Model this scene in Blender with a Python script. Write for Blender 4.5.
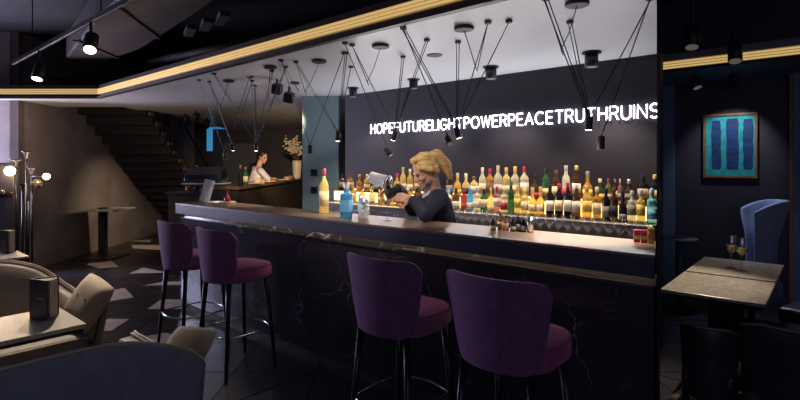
import bpy, bmesh, math, random
from math import sin, cos, pi, radians, sqrt, atan2
from mathutils import Vector, Matrix, Euler
random.seed(7)
for o in list(bpy.data.objects): bpy.data.objects.remove(o)
SC = bpy.context.scene
COL = SC.collection

# ------------------------------------------------------------------ camera, world, exposure, large lights
TH = radians(40.9); CT, ST = cos(TH), sin(TH)
FPX, CX, HY, EYE = 497.0, 400.0, 165.0, 1.5
cam = bpy.data.objects.new('camera', bpy.data.cameras.new('camera')); COL.objects.link(cam)
cam.location = (0, 0, EYE); cam.rotation_euler = (pi/2, 0, TH)
cam.data.sensor_width = 36; cam.data.lens = 36*FPX/800; cam.data.shift_y = -(200-HY)/800
cam.data.clip_start = .05
SC.camera = cam
SC.view_settings.view_transform = 'Standard'; SC.view_settings.look = 'None'
SC.view_settings.gamma = 1; SC.view_settings.use_curve_mapping = False
SC.view_settings.exposure = 0.15
SC.cycles.transparent_max_bounces = 24
W = bpy.data.worlds.new('world'); SC.world = W; W.use_nodes = True
W.node_tree.nodes['Background'].inputs[0].default_value = (.42, .38, .58, 1)
W.node_tree.nodes['Background'].inputs[1].default_value = .14

def rf(R, F):            # building axes of the stair hall (R, F) -> world X, Y
    return (R*CT - F*ST, R*ST + F*CT)
def onz(x, y, z):        # point on a level plane under / over a picture position
    F = (z-EYE)*FPX/(HY-y); k = (x-CX)/FPX
    X, Y = rf(k*F, F); return Vector((X, Y, z))
def ony(x, y, Y):        # point on a plane parallel to the bar
    k = (x-CX)/FPX; F = Y/(k*ST+CT)
    X, _ = rf(k*F, F); return Vector((X, Y, EYE+(HY-y)*F/FPX))
def onf(x, y, F):        # point on a plane square to the stair hall
    k = (x-CX)/FPX; X, Y = rf(k*F, F); return Vector((X, Y, EYE+(HY-y)*F/FPX))

def area(name, loc, target, size, size_y, power, color):
    d = bpy.data.lights.new(name, 'AREA'); d.shape = 'RECTANGLE'; d.size = size; d.size_y = size_y
    d.energy = power; d.color = color
    o = bpy.data.objects.new(name, d); COL.objects.link(o); o.location = loc
    o.rotation_euler = (Vector(target)-Vector(loc)).to_track_quat('-Z', 'Y').to_euler()
    return o
def spot(name, loc, target, power, color, angle=50, blend=.6, radius=.03):
    d = bpy.data.lights.new(name, 'SPOT'); d.energy = power; d.color = color
    d.spot_size = radians(angle); d.spot_blend = blend; d.shadow_soft_size = radius
    o = bpy.data.objects.new(name, d); COL.objects.link(o); o.location = loc
    o.rotation_euler = (Vector(target)-Vector(loc)).to_track_quat('-Z', 'Y').to_euler()
    return o
def point(name, loc, power, color, radius=.03):
    d = bpy.data.lights.new(name, 'POINT'); d.energy = power; d.color = color; d.shadow_soft_size = radius
    o = bpy.data.objects.new(name, d); COL.objects.link(o); o.location = loc; return o

# bluish area lights added out of view as fill: far left, behind the camera
area('left_area_fill', (-9.25, .7, 1.5), (-2.6, 1.6, .9), 1.1, 1.5, 210, (.66, .66, 1.0))
area('rear_area_fill', (2.6, -3.4, 1.7), (-1.2, 2.5, 1.2), 3.0, 2.0, 24, (.60, .64, 1.0))
# unseen area light added above the back bar to brighten the pale ceiling
area('ceiling_area_fill', (-2.85, 4.30, 1.60), (-2.85, 3.45, 2.4), 3.5, .04, 18, (.92, .94, .98))

# ------------------------------------------------------------------ materials
MATS = {}
def mat(name, col, rough=.5, metal=0, var=0, vscale=8, bump=0, bscale=40, spec=.5, trans=0, ior=1.45,
        emit=None, estr=0, sheen=0, coat=0, stretch=None, alpha=1):
    if name in MATS: return MATS[name]
    m = bpy.data.materials.new(name); m.use_nodes = True
    nt = m.node_tree; b = nt.nodes['Principled BSDF']
    b.inputs['Base Color'].default_value = (*col, 1); b.inputs['Roughness'].default_value = rough
    b.inputs['Metallic'].default_value = metal; b.inputs['Specular IOR Level'].default_value = spec
    b.inputs['Transmission Weight'].default_value = trans; b.inputs['IOR'].default_value = ior
    b.inputs['Sheen Weight'].default_value = sheen; b.inputs['Coat Weight'].default_value = coat
    b.inputs['Alpha'].default_value = alpha
    if sheen: b.inputs['Sheen Tint'].default_value = (*[min(1, c*3+.1) for c in col], 1)
    if emit: b.inputs['Emission Color'].default_value = (*emit, 1); b.inputs['Emission Strength'].default_value = estr
    if var or bump:
        tc = nt.nodes.new('ShaderNodeTexCoord'); mp = nt.nodes.new('ShaderNodeMapping')
        nt.links.new(tc.outputs['Object'], mp.inputs[0])
        if stretch: mp.inputs['Scale'].default_value = stretch
    if var:
        n = nt.nodes.new('ShaderNodeTexNoise'); n.inputs['Scale'].default_value = vscale; n.inputs['Detail'].default_value = 6
        r = nt.nodes.new('ShaderNodeValToRGB')
        r.color_ramp.elements[0].position = .3; r.color_ramp.elements[1].position = .7
        r.color_ramp.elements[0].color = (*[c*(1-var) for c in col], 1)
        r.color_ramp.elements[1].color = (*[min(1, c*(1+var)) for c in col], 1)
        nt.links.new(mp.outputs[0], n.inputs['Vector']); nt.links.new(n.outputs['Fac'], r.inputs[0])
        nt.links.new(r.outputs[0], b.inputs['Base Color'])
    if bump:
        n2 = nt.nodes.new('ShaderNodeTexNoise'); n2.inputs['Scale'].default_value = bscale; n2.inputs['Detail'].default_value = 4
        bp = nt.nodes.new('ShaderNodeBump'); bp.inputs['Strength'].default_value = bump; bp.inputs['Distance'].default_value = .01
        nt.links.new(mp.outputs[0], n2.inputs['Vector']); nt.links.new(n2.outputs['Fac'], bp.inputs['Height'])
        nt.links.new(bp.outputs[0], b.inputs['Normal'])
    MATS[name] = m; return m

def marble(name, base, vein, scale, width, rough, vein_amount=1.0):
    if name in MATS: return MATS[name]
    m = bpy.data.materials.new(name); m.use_nodes = True; nt = m.node_tree; b = nt.nodes['Principled BSDF']
    tc = nt.nodes.new('ShaderNodeTexCoord')
    n1 = nt.nodes.new('ShaderNodeTexNoise'); n1.inputs['Scale'].default_value = scale*.8; n1.inputs['Detail'].default_value = 5
    ad = nt.nodes.new('ShaderNodeVectorMath'); ad.operation = 'MULTIPLY_ADD'
    ad.inputs[1].default_value = (.55, .55, .55)
    nt.links.new(tc.outputs['Object'], n1.inputs['Vector']); nt.links.new(n1.outputs['Color'], ad.inputs[0])
    nt.links.new(tc.outputs['Object'], ad.inputs[2])
    v = nt.nodes.new('ShaderNodeTexVoronoi'); v.feature = 'DISTANCE_TO_EDGE'; v.inputs['Scale'].default_value = scale
    nt.links.new(ad.outputs[0], v.inputs['Vector'])
    r = nt.nodes.new('ShaderNodeValToRGB'); r.color_ramp.elements[0].position = 0; r.color_ramp.elements[1].position = width
    r.color_ramp.elements[0].color = (1, 1, 1, 1); r.color_ramp.elements[1].color = (0, 0, 0, 1)
    nt.links.new(v.outputs['Distance'], r.inputs[0])
    n3 = nt.nodes.new('ShaderNodeTexNoise'); n3.inputs['Scale'].default_value = scale*1.3
    r3 = nt.nodes.new('ShaderNodeValToRGB'); r3.color_ramp.elements[0].position = .45; r3.color_ramp.elements[1].position = .68
    nt.links.new(tc.outputs['Object'], n3.inputs['Vector']); nt.links.new(n3.outputs['Fac'], r3.inputs[0])
    mu = nt.nodes.new('ShaderNodeMath'); mu.operation = 'MULTIPLY'
    nt.links.new(r.outputs[0], mu.inputs[0]); nt.links.new(r3.outputs[0], mu.inputs[1])
    mu2 = nt.nodes.new('ShaderNodeMath'); mu2.operation = 'MULTIPLY'; mu2.inputs[1].default_value = vein_amount
    nt.links.new(mu.outputs[0], mu2.inputs[0])
    mx = nt.nodes.new('ShaderNodeMixRGB'); mx.inputs[1].default_value = (*base, 1); mx.inputs[2].default_value = (*vein, 1)
    nt.links.new(mu2.outputs[0], mx.inputs[0]); nt.links.new(mx.outputs[0], b.inputs['Base Color'])
    b.inputs['Roughness'].default_value = rough
    MATS[name] = m; return m

VELVET = mat('purple_velvet', (.14, .050, .135), .8, sheen=.5, var=.18, vscale=30, bump=.25, bscale=300)
SEATV = mat('plum_seat_velvet', (.24, .055, .15), .8, sheen=.5, var=.2, vscale=30, bump=.3, bscale=260)
LEGM = mat('dark_metal_leg', (.018, .02, .028), .3, .6, var=.1)
CHROME = mat('chrome', (.6, .62, .66), .18, 1, var=.04)
BLACK = mat('matte_black', (.018, .016, .022), .5, var=.15)
GLOSSB = mat('gloss_black', (.012, .012, .018), .12, var=.1)
DARKWALL = mat('aubergine_wall_paint', (.012, .010, .017), .55, var=.1, vscale=3, bump=.05)
CEILW = mat('pale_ceiling_lacquer', (.62, .63, .68), .34, var=.03, vscale=2, spec=.6)
OPENC = mat('black_painted_slab', (.012, .010, .017), .8, var=.3, vscale=3, bump=.3, bscale=20)
DUCTM = mat('dark_duct_sheet', (.06, .047, .05), .6, .1, var=.35, vscale=5, bump=.2, bscale=30)
GOLD = mat('gold_led_profile', (.6, .45, .18), .35, .8, var=.05, emit=(.95, .66, .27), estr=.52)
GOLDD = mat('gold_led_rib', (.5, .33, .1), .4, .8, var=.05, emit=(.9, .55, .18), estr=.17)
BROWNLIP = mat('bronze_lip', (.06, .038, .030), .4, .6, var=.1)
CONCRETE = mat('warm_grey_plaster', (.21, .17, .165), .75, var=.22, vscale=2.2, bump=.3, bscale=9)
TEALP = mat('teal_column_paint', (.20, .29, .33), .6, var=.06, vscale=3)
STAIRM = mat('dark_stair_steel', (.013, .011, .016), .6, var=.15)
TREADW = mat('oak_tread_edge', (.35, .19, .11), .5, var=.2, vscale=20)
FLOORD = mat('anthracite_floor', (.026, .023, .028), .32, var=.3, vscale=4, bump=.04)
JOINT = mat('floor_grout', (.035, .032, .036), .6, var=.2)
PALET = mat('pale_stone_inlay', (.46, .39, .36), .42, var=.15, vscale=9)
MARB = marble('black_marble', (.026, .024, .034), (.34, .35, .44), 2.6, .0075, .16, .8)
MARBP = marble('grey_marble_top', (.34, .30, .25), (.11, .09, .075), 30, .16, .3, 1.0)
MARBL = marble('pale_marble_top', (.42, .36, .30), (.16, .12, .10), 7, .04, .3, .6)
COUNTER = mat('bronze_counter_top', (.20, .135, .09), .3, .15, var=.15, vscale=3, stretch=(1, 12, 12))
FASCIA = mat('dark_blue_fascia', (.026, .026, .05), .45, var=.1)
LEDWARM = mat('warm_led_strip', (.9, .8, .6), .4, emit=(1, .78, .42), estr=7, var=.02)
LEDSOFT = mat('shelf_glow_strip', (.9, .8, .5), .4, emit=(1, .76, .33), estr=3.2, var=.02)
NEON = mat('neon_tube', (1, 1, 1), .3, emit=(.93, .86, 1), estr=6.5, var=.01)
LENS = mat('lamp_lens', (1, .95, .85), .3, emit=(1, .9, .75), estr=9, var=.01)
LENSOFF = mat('dim_lens', (.3, .28, .27), .2, emit=(1, .85, .7), estr=.07, var=.05)
BULB = mat('warm_globe', (1, .85, .65), .2, emit=(1, .72, .42), estr=9, var=.01)
SMOKE = mat('smoked_globe', (.05, .04, .035), .06, trans=.6, var=.1)
LEATHER = mat('taupe_leather', (.215, .175, .15), .5, var=.12, vscale=14, bump=.12, bscale=160)
LEATHO = mat('slate_leather', (.23, .235, .29), .55, var=.12, vscale=14, bump=.12, bscale=160)
CREAM = mat('cream_cushion_fabric', (.46, .38, .29), .8, var=.1, vscale=30, bump=.25, bscale=260)
DLEATH = mat('black_leather', (.034, .030, .038), .32, var=.25, vscale=9, bump=.12, bscale=90)
BOOKC = mat('black_book_cover', (.012, .013, .022), .45, var=.1)
PAPER = mat('cream_pages', (.55, .47, .38), .8, var=.08, vscale=60, stretch=(40, 1, 1))
GOLDINK = mat('gold_foil', (.5, .33, .15), .35, .7, var=.1)
WHITEP = mat('white_paper', (.75, .76, .82), .7, var=.03)
WOODB = mat('light_wood', (.42, .27, .15), .55, var=.2, vscale=12, stretch=(1, 8, 8))
FRAMEW = mat('oak_frame', (.30, .15, .06), .4, var=.2, vscale=20)
GLASS = mat('clear_glass', (.95, .96, 1), .03, trans=1, ior=1.3, var=.01)
def thin_glass(name, tint, amount=1.0, base=.09):
    m = bpy.data.materials.new(name); m.use_nodes = True; nt = m.node_tree; out = nt.nodes['Material Output']; nt.nodes.remove(nt.nodes['Principled BSDF'])
    t = nt.nodes.new('ShaderNodeBsdfTransparent'); t.inputs[0].default_value = (*tint, 1)
    g = nt.nodes.new('ShaderNodeBsdfGlossy'); g.inputs['Roughness'].default_value = .06; g.inputs['Color'].default_value = (1, 1, 1, 1)
    n = nt.nodes.new('ShaderNodeTexNoise'); n.inputs['Scale'].default_value = 12
    fr = nt.nodes.new('ShaderNodeLayerWeight'); fr.inputs['Blend'].default_value = .5
    pw = nt.nodes.new('ShaderNodeMath'); pw.operation = 'POWER'; pw.inputs[1].default_value = 3.5; nt.links.new(fr.outputs['Facing'], pw.inputs[0])
    mu = nt.nodes.new('ShaderNodeMath'); mu.operation = 'MULTIPLY_ADD'; mu.inputs[1].default_value = amount; mu.inputs[2].default_value = base
    mx = nt.nodes.new('ShaderNodeMixShader')
    nt.links.new(pw.outputs[0], mu.inputs[0]); nt.links.new(mu.outputs[0], mx.inputs[0]); nt.links.new(t.outputs[0], mx.inputs[1]); nt.links.new(g.outputs[0], mx.inputs[2]); nt.links.new(mx.outputs[0], out.inputs[0])
    return m
GLASST = thin_glass('thin_glassware', (.95, .955, .97), 1.0)
GLASSC = thin_glass('polished_crystal', (.88, .90, .94), 1.4, .16)
WINE = mat('white_wine', (.80, .55, .18), .08, trans=.35, ior=1.33, var=.03)
STEEL = mat('brushed_steel', (.62, .63, .66), .22, 1, var=.05)
SKIN = mat('skin', (.60, .33, .24), .5, var=.06, vscale=20)
HAIR = mat('blond_hair', (.66, .42, .17), .45, var=.35, vscale=18, stretch=(1, 1, 5), bump=.4, bscale=60)
DHAIR = mat('dark_hair', (.02, .013, .01), .5, var=.2)
BLAZER = mat('navy_blazer', (.022, .024, .050), .75, var=.2, vscale=12, bump=.2, bscale=60)
SHIRT = mat('white_shirt', (.65, .62, .66), .7, var=.06, bump=.1)
TROUS = mat('black_trousers', (.012, .012, .015), .8, var=.2)
BLOSSOM = mat('cream_blossom', (.72, .60, .46), .7, var=.15, vscale=30)
TWIG = mat('twig_bark', (.10, .06, .035), .8, var=.3, vscale=30)
CERAM = mat('ivory_ceramic', (.62, .52, .42), .35, var=.06)

# ------------------------------------------------------------------ mesh builder
class MB:
    def __init__(s): s.v = []; s.f = []
    def add(s, vs, fs):
        n = len(s.v); s.v += [tuple(p) for p in vs]; s.f += [tuple(i+n for i in f) for f in fs]; return s
    def box(s, a, b, M=None):
        x0, y0, z0 = a; x1, y1, z1 = b
        vs = [Vector(p) for p in ((x0,y0,z0),(x1,y0,z0),(x1,y1,z0),(x0,y1,z0),(x0,y0,z1),(x1,y0,z1),(x1,y1,z1),(x0,y1,z1))]
        if M: vs = [M @ p for p in vs]
        return s.add(vs, [(0,3,2,1),(4,5,6,7),(0,1,5,4),(1,2,6,5),(2,3,7,6),(3,0,4,7)])
    def prism(s, poly, z0, z1):
        n = len(poly)
        vs = [(p[0], p[1], z0) for p in poly]+[(p[0], p[1], z1) for p in poly]
        fs = [tuple(range(n))[::-1], tuple(range(n, 2*n))]+[(i, (i+1) % n, (i+1) % n+n, i+n) for i in range(n)]
        return s.add(vs, fs)
    def tube(s, pts, r, n=8, closed=False, caps=True):
        pts = [Vector(p) for p in pts]; rs = r if isinstance(r, (list, tuple)) else [r]*len(pts)
        N = len(pts); vs = []; up = None
        for i, p in enumerate(pts):
            a = pts[(i-1) % N] if (closed or i > 0) else p
            b = pts[(i+1) % N] if (closed or i < N-1) else p
            t = (b-a).normalized() if (b-a).length > 1e-9 else Vector((0, 0, 1))
            if up is None: up = t.orthogonal().normalized()
            else:
                up = up - t*up.dot(t)
                up = up.normalized() if up.length > 1e-6 else t.orthogonal().normalized()
            w = t.cross(up)
            for k in range(n):
                a_ = 2*pi*k/n; vs.append(p+(up*cos(a_)+w*sin(a_))*rs[i])
        fs = []
        for i in range(N if closed else N-1):
            j = (i+1) % N
            for k in range(n):
                l = (k+1) % n; fs.append((i*n+k, i*n+l, j*n+l, j*n+k))
        if caps and not closed: fs += [tuple(range(n))[::-1], tuple(range((N-1)*n, N*n))]
        return s.add(vs, fs)
    def lathe(s, prof, n=16, c=(0, 0, 0), M=None, sq=0, open_top=False):
        vs = []
        for r, z in prof:
            for k in range(n):
                a = 2*pi*(k+.5)/n; x, y = cos(a), sin(a)
                if sq:
                    q = (abs(x)**sq+abs(y)**sq)**(-1/sq); x *= q; y *= q
                vs.append(Vector((x*r, y*r, z)))
        if M: vs = [M @ p for p in vs]
        vs = [p+Vector(c) for p in vs]
        N = len(prof); fs = []
        for i in range(N-1):
            for k in range(n):
                l = (k+1) % n; fs.append((i*n+k, i*n+l, (i+1)*n+l, (i+1)*n+k))
        fs.append(tuple(range(n))[::-1])
        if not open_top: fs.append(tuple(range((N-1)*n, N*n)))
        return s.add(vs, fs)
    def ball(s, c, r, nu=12, nv=8, M=None):
        rx, ry, rz = r if isinstance(r, (tuple, list)) else (r, r, r)
        vs = []
        for j in range(1, nv):
            t = pi*j/nv
            for i in range(nu):
                a = 2*pi*i/nu; vs.append(Vector((rx*sin(t)*cos(a), ry*sin(t)*sin(a), rz*cos(t))))
        vs += [Vector((0, 0, rz)), Vector((0, 0, -rz))]
        if M: vs = [M @ p for p in vs]
        vs = [p+Vector(c) for p in vs]; fs = []
        for j in range(nv-2):
            for i in range(nu):
                k = (i+1) % nu; fs.append((j*nu+i, (j+1)*nu+i, (j+1)*nu+k, j*nu+k))
        T = (nv-1)*nu
        for i in range(nu):
            k = (i+1) % nu; fs.append((T, i, k)); fs.append((T+1, (nv-2)*nu+k, (nv-2)*nu+i))
        return s.add(vs, fs)
    def capsule(s, a, ra, b, rb, n=12):
        a = Vector(a); b = Vector(b); d = (b-a).normalized()
        pts = []; rs = []
        for i in range(4):
            t = pi/2*(1-i/4); pts.append(a-d*ra*sin(t)); rs.append(max(ra*cos(t), 1e-4))
        pts += [a, b]; rs += [ra, rb]
        for i in range(1, 5):
            t = pi/2*i/4; pts.append(b+d*rb*sin(t)); rs.append(max(rb*cos(t), 1e-4))
        return s.tube(pts, rs, n)
    def grid(s, P, cu=False):       # P[i][j] points -> sheet
        nu, nv = len(P), len(P[0]); vs = [p for row in P for p in row]
        fs = [(i*nv+j, ((i+1) % nu)*nv+j, ((i+1) % nu)*nv+j+1, i*nv+j+1) for i in range(nu if cu else nu-1) for j in range(nv-1)]
        return s.add(vs, fs)
    def shell(s, outer, inner):     # closed solid between two sheets of the same size
        nu, nv = len(outer), len(outer[0]); n = nu*nv
        vs = [p for r in outer for p in r]+[p for r in inner for p in r]; fs = []
        I = lambda i, j, k: k*n+i*nv+j
        for i in range(nu-1):
            for j in range(nv-1):
                fs.append((I(i,j,0), I(i+1,j,0), I(i+1,j+1,0), I(i,j+1,0)))
                fs.append((I(i,j,1), I(i,j+1,1), I(i+1,j+1,1), I(i+1,j,1)))
        for i in range(nu-1):
            fs.append((I(i,0,0), I(i,0,1), I(i+1,0,1), I(i+1,0,0))); fs.append((I(i,nv-1,0), I(i+1,nv-1,0), I(i+1,nv-1,1), I(i,nv-1,1)))
        for j in range(nv-1):
            fs.append((I(0,j,0), I(0,j+1,0), I(0,j+1,1), I(0,j,1))); fs.append((I(nu-1,j,0), I(nu-1,j,1), I(nu-1,j+1,1), I(nu-1,j+1,0)))
        return s.add(vs, fs)
    def mesh(s, name):
        me = bpy.data.meshes.new(name); me.from_pydata(s.v, [], s.f)
        bm = bmesh.new(); bm.from_mesh(me); bmesh.ops.recalc_face_normals(bm, faces=bm.faces); bm.to_mesh(me); bm.free()
        return me
    def build(s, name, m, parent=None, smooth=False, bevel=0, sub=0, loc=None, segs=2):
        me = s.mesh(name); me.materials.append(m)
        if smooth:
            for p in me.polygons: p.use_smooth = True
        o = bpy.data.objects.new(name, me); COL.objects.link(o)
        if parent: o.parent = parent
        if loc: o.location = loc
        if bevel:
            md = o.modifiers.new('bevel', 'BEVEL'); md.width = bevel; md.segments = segs; md.limit_method = 'ANGLE'
        if sub:
            md = o.modifiers.new('sub', 'SUBSURF'); md.levels = sub; md.render_levels = sub
        return o

def tag(o, label, cat, group=None):
    o['label'] = label; o['category'] = cat
    if group: o['group'] = group
    return o
def struct(o): o['kind'] = 'structure'; return o
def empty(name, loc=(0, 0, 0), rz=0):
    o = bpy.data.objects.new(name, None); COL.objects.link(o); o.location = loc; o.rotation_euler = (0, 0, rz)
    o.empty_display_size = .1; return o
def thing(name, label, cat, loc=(0, 0, 0), rz=0, group=None): return tag(empty(name, loc, rz), label, cat, group)
def copy_tree(o, parent=None):
    c = o.copy(); COL.objects.link(c); c.parent = parent
    for ch in list(o.children): copy_tree(ch, c)
    return c
def setlight(o, parent):           # lamp light belongs to its fixture
    M = o.matrix_basis.copy(); o.parent = parent
    o.matrix_parent_inverse = Matrix.Translation(-Vector(parent.location)) if parent else Matrix()

# ------------------------------------------------------------------ setting
PX = lambda Y: -.2362*Y                 # line of the dark end panel
floor = struct(MB().box((-14, -4, -.12), (6, 16, -.006)).build('floor', JOINT))
# dark square and triangular floor tiles, then pale inlays
TS = .6
sqm = MB().box((-TS/2+.004, -TS/2+.004, -.006), (TS/2-.004, TS/2-.004, 0)).mesh('tile'); sqm.materials.append(FLOORD)
h = TS/2-.004
trA = MB().prism([(-h, -h), (h-.008, -h), (-h, h-.008)], -.006, 0).mesh('tile'); trA.materials.append(FLOORD)
trB = MB().prism([(h, h), (-h+.008, h), (h, -h+.008)], -.006, 0).mesh('tile'); trB.materials.append(FLOORD)
def put(name, me, loc, parent, rz=0):
    o = bpy.data.objects.new(name, me); COL.objects.link(o); o.location = loc; o.parent = parent; o.rotation_euler = (0, 0, rz); return o
ntile = 0; rest = MB()
for i in range(-24, 10):
    for j in range(-7, 27):
        R, F = (i+.5)*TS, (j+.5)*TS
        X, Y = rf(R, F)
        if not (-13.6 < X < 5.6 and -3.6 < Y < 15.6): continue
        seen = F > 1.9 and F < 11.5 and abs(R) < F*.86+.5 and R > -5.6 and not (Y > 2.5 and -5.3 < X < -.6) and R < F*.9
        if seen and ntile < 290:
            if (i*7+j*5) % 3 == 0: put('tile', sqm, (X, Y, 0), floor, TH); ntile += 1
            else:
                rot = TH+(pi/2 if (i+j) % 2 else 0)
                put('tile', trA, (X, Y, 0), floor, rot); put('tile', trB, (X, Y, 0), floor, rot); ntile += 2
        else:
            M = Matrix.Translation((X, Y, 0)) @ Matrix.Rotation(TH, 4, 'Z')
            rest.box((-TS/2+.004, -TS/2+.004, -.006), (TS/2-.004, TS/2-.004, 0), M)
ro = rest.build('tile_field', FLOORD, floor); ro['kind'] = 'stuff'
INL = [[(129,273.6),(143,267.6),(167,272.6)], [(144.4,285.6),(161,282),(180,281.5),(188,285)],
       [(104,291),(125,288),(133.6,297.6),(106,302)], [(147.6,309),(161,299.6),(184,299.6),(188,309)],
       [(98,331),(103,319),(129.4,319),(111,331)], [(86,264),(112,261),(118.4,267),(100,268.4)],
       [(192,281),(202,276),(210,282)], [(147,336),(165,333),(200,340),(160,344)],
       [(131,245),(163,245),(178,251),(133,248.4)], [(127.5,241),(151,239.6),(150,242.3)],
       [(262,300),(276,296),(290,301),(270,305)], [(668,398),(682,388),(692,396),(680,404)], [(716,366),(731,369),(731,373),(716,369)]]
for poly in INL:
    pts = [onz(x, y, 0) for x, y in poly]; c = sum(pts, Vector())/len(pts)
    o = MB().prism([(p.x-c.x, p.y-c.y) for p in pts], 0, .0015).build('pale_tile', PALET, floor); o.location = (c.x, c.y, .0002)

# pale dropped ceiling over the bar (with the stair opening left out) and its gold edge
C0 = onz(105, 98, 2.4); CE = (PX(2.4)-.01, 2.4)
LN = Vector((*rf(-8.2, 6.67), 0))
SF = 7.72
poly = [(C0.x, 2.4), CE, (PX(4.5)-.01, 4.5), rf(2.2, 12.8), rf(-4.3, 12.8), rf(-4.3, SF), rf(-8.2, SF), (LN.x, LN.y)]
C0 = Vector((C0.x, 2.4, 2.4))
ceil = struct(MB().prism(poly, 2.4, 2.56).build('ceiling', CEILW))
def strip(name, a, b, z0, z1, y_out, m, parent=None):     # a band fixed on the edge face, proud by y_out
    a = Vector(a); b = Vector(b); d = (b-a).normalized(); n = Vector((d.y, -d.x, 0))
    vs = [a, b, b+n*y_out, a+n*y_out]
    return MB().prism([(p.x, p.y) for p in vs], z0, z1).build(name, m, parent)
E = Vector((CE[0], CE[1], 0)); A0 = Vector((C0.x, 2.4, 0)); L0 = Vector((LN.x, LN.y, 0))
tr = struct(empty('trim_1', (0, 0, 0)))
for a, b in ((A0, E), (L0, A0)):
    strip('bronze_lip', a, b, 2.385, 2.412, .05, BROWNLIP, tr)
    strip('shadow_gap', a, b, 2.412, 2.440, .02, BLACK, tr)
    strip('gold_profile', a, b, 2.440, 2.515, .035, GOLDD, tr)
    for k in range(3): strip('gold_rib', a, b, 2.447+k*.024, 2.460+k*.024, .045, GOLD, tr)
    strip('top_cap', a, b, 2.515, 2.56, .03, BROWNLIP, tr)

# open black slab over the seating
struct(MB().box((-14, -4, 3.35), (6, 6.5, 3.5)).build('ceiling_slab', OPENC))
# bar back wall, dark end panel added in place of a mirrored column, column
Y4 = 4.4
struct(MB().box((-4.75, Y4, 0), (PX(Y4), Y4+.1, 2.42)).build('wall_back_bar', DARKWALL))
pn = Vector((CT, 0, 0)); d = Vector((PX(1), 1, 0)).normalized(); n = Vector((d.y, -d.x, 0))
a = Vector((PX(2.36), 2.36, 0)); b = Vector((PX(6.3), 6.3, 0))
struct(MB().prism([(p.x, p.y) for p in (a, b, b-n*.012, a-n*.012)], 0, 3.35).build('wall_end_panel', GLOSSB))
FC = 6.5
c0, c1 = (302.5-400)/FPX*FC, (338.5-400)/FPX*FC
colm = struct(MB().prism([rf(c0, FC), rf(c1, FC), rf(c1, FC+.5), rf(c0, FC+.5)], 0, 2.4).build('wall_column', TEALP))
# stair hall wall and its corner, far kitchen wall
RW = -5.3
struct(MB().prism([rf(RW, 6.9), rf(RW-.12, 6.9), rf(RW-.12, 13), rf(RW, 13)], 0, 4.2).build('wall_stair', CONCRETE))
struct(MB().prism([rf(RW, 6.9), rf(-9, 6.9), rf(-9, 7.02), rf(RW, 7.02)], 0, 4.2).build('wall_left', CONCRETE))
struct(MB().prism([rf(RW, 12.8), rf(2.6, 12.8), rf(2.6, 12.95), rf(RW, 12.95)], 0, 4.2).build('wall_far', DARKWALL))
struct(MB().prism([rf(RW, 6.9), rf(-4.2, 6.9), rf(-4.2, 12.9), rf(RW, 12.9)], 4.2, 4.3).build('ceiling_stairwell', OPENC))
# reflected lounge built as real: wall behind the tables, soffit, gold edge, pilasters
YL = 6.3
struct(MB().box((-1.6, YL, 0), (4, YL+.1, 3.4)).build('wall_lounge', mat('charcoal_lounge_paint', (.045, .040, .060), .6, var=.1, vscale=3)))
SOFB = mat('blue_soffit_paint', (.10, .12, .17), .6, var=.05)
struct(MB().prism([(PX(5.28)+.01, 5.28), (4, 5.28), (4, YL), (PX(YL)+.01, YL)], 2.4, 2.56).build('ceiling_lounge', SOFB))
tr2 = struct(empty('trim_2', (0, 0, 0)))
a, b = Vector((PX(5.28)+.03, 5.28, 0)), Vector((4, 5.28, 0))
strip('bronze_lip', a, b, 2.385, 2.412, .03, BROWNLIP, tr2)
strip('gold_profile', a, b, 2.412, 2.49, .02, GOLDD, tr2)
for k in range(3): strip('gold_rib', a, b, 2.419+k*.024, 2.432+k*.024, .03, GOLD, tr2)
BLUEP = mat('blue_grey_pilaster', (.12, .17, .26), .5, var=.1)
xl = ony(662, 100, YL).x; xr = ony(675, 100, YL).x
struct(MB().box((xl-.05, YL-.05, 0), (xr, YL, 2.4)).build('trim_3', BLUEP))
xl = ony(789.5, 100, YL-.1).x
struct(MB().box((xl, YL-.10, 0), (xl+.025, YL, 2.4)).build('trim_4', FRAMEW))
struct(MB().box((xl+.027, YL-.12, 0), (xl+.5, YL, 2.4)).build('trim_5', BLUEP))

# ------------------------------------------------------------------ staircase
st = thing('staircase', 'dark folded steel staircase with oak tread ends climbing along the plaster wall', 'staircase', (*rf(-4.7, 11.4), 0), TH)
def SL(R, F): return (R+4.7, F-11.4)
R0, R1 = -5.28, -4.17
def rfbox(mb, Ra, Rb, Fa, Fb, za, zb):
    a = SL(Ra, Fa); b = SL(Rb, Fb); return mb.box((a[0], a[1], za), (b[0], b[1], zb))
for k in range(-3, 15):
    F0 = 8.17+.2195*k; z = 2.33-.1545*k
    rfbox(MB(), R0, R1, F0, F0+.2195, z, z+.035).build('tread', STAIRM, st)
    rfbox(MB(), R0, R1, F0+.2025, F0+.2195, max(z-.1545, 0), z).build('riser', STAIRM, st)
    rfbox(MB(), R1, R1+.03, F0+.06, F0+.235, z-.004, z+.05).build('tread_end', TREADW, st)
    m = MB()
    for q in (.05, .16): 
        p = SL(R1-.03, F0+q); m = MB().tube([(p[0], p[1], z+.03), (p[0], p[1], z+1.0-(q-.1)*.7)], .007, 6); m.build('baluster', LEGM, st)
p0 = SL(R1-.03, 8.17-.22*3); p1 = SL(R1-.03, 8.17+.2195*14.9)
MB().tube([(p0[0], p0[1], 2.33+.46+1.02), (p1[0], p1[1], 2.33-.1545*14.9+1.02)], .02, 8).build('handrail', LEGM, st, True)

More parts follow.
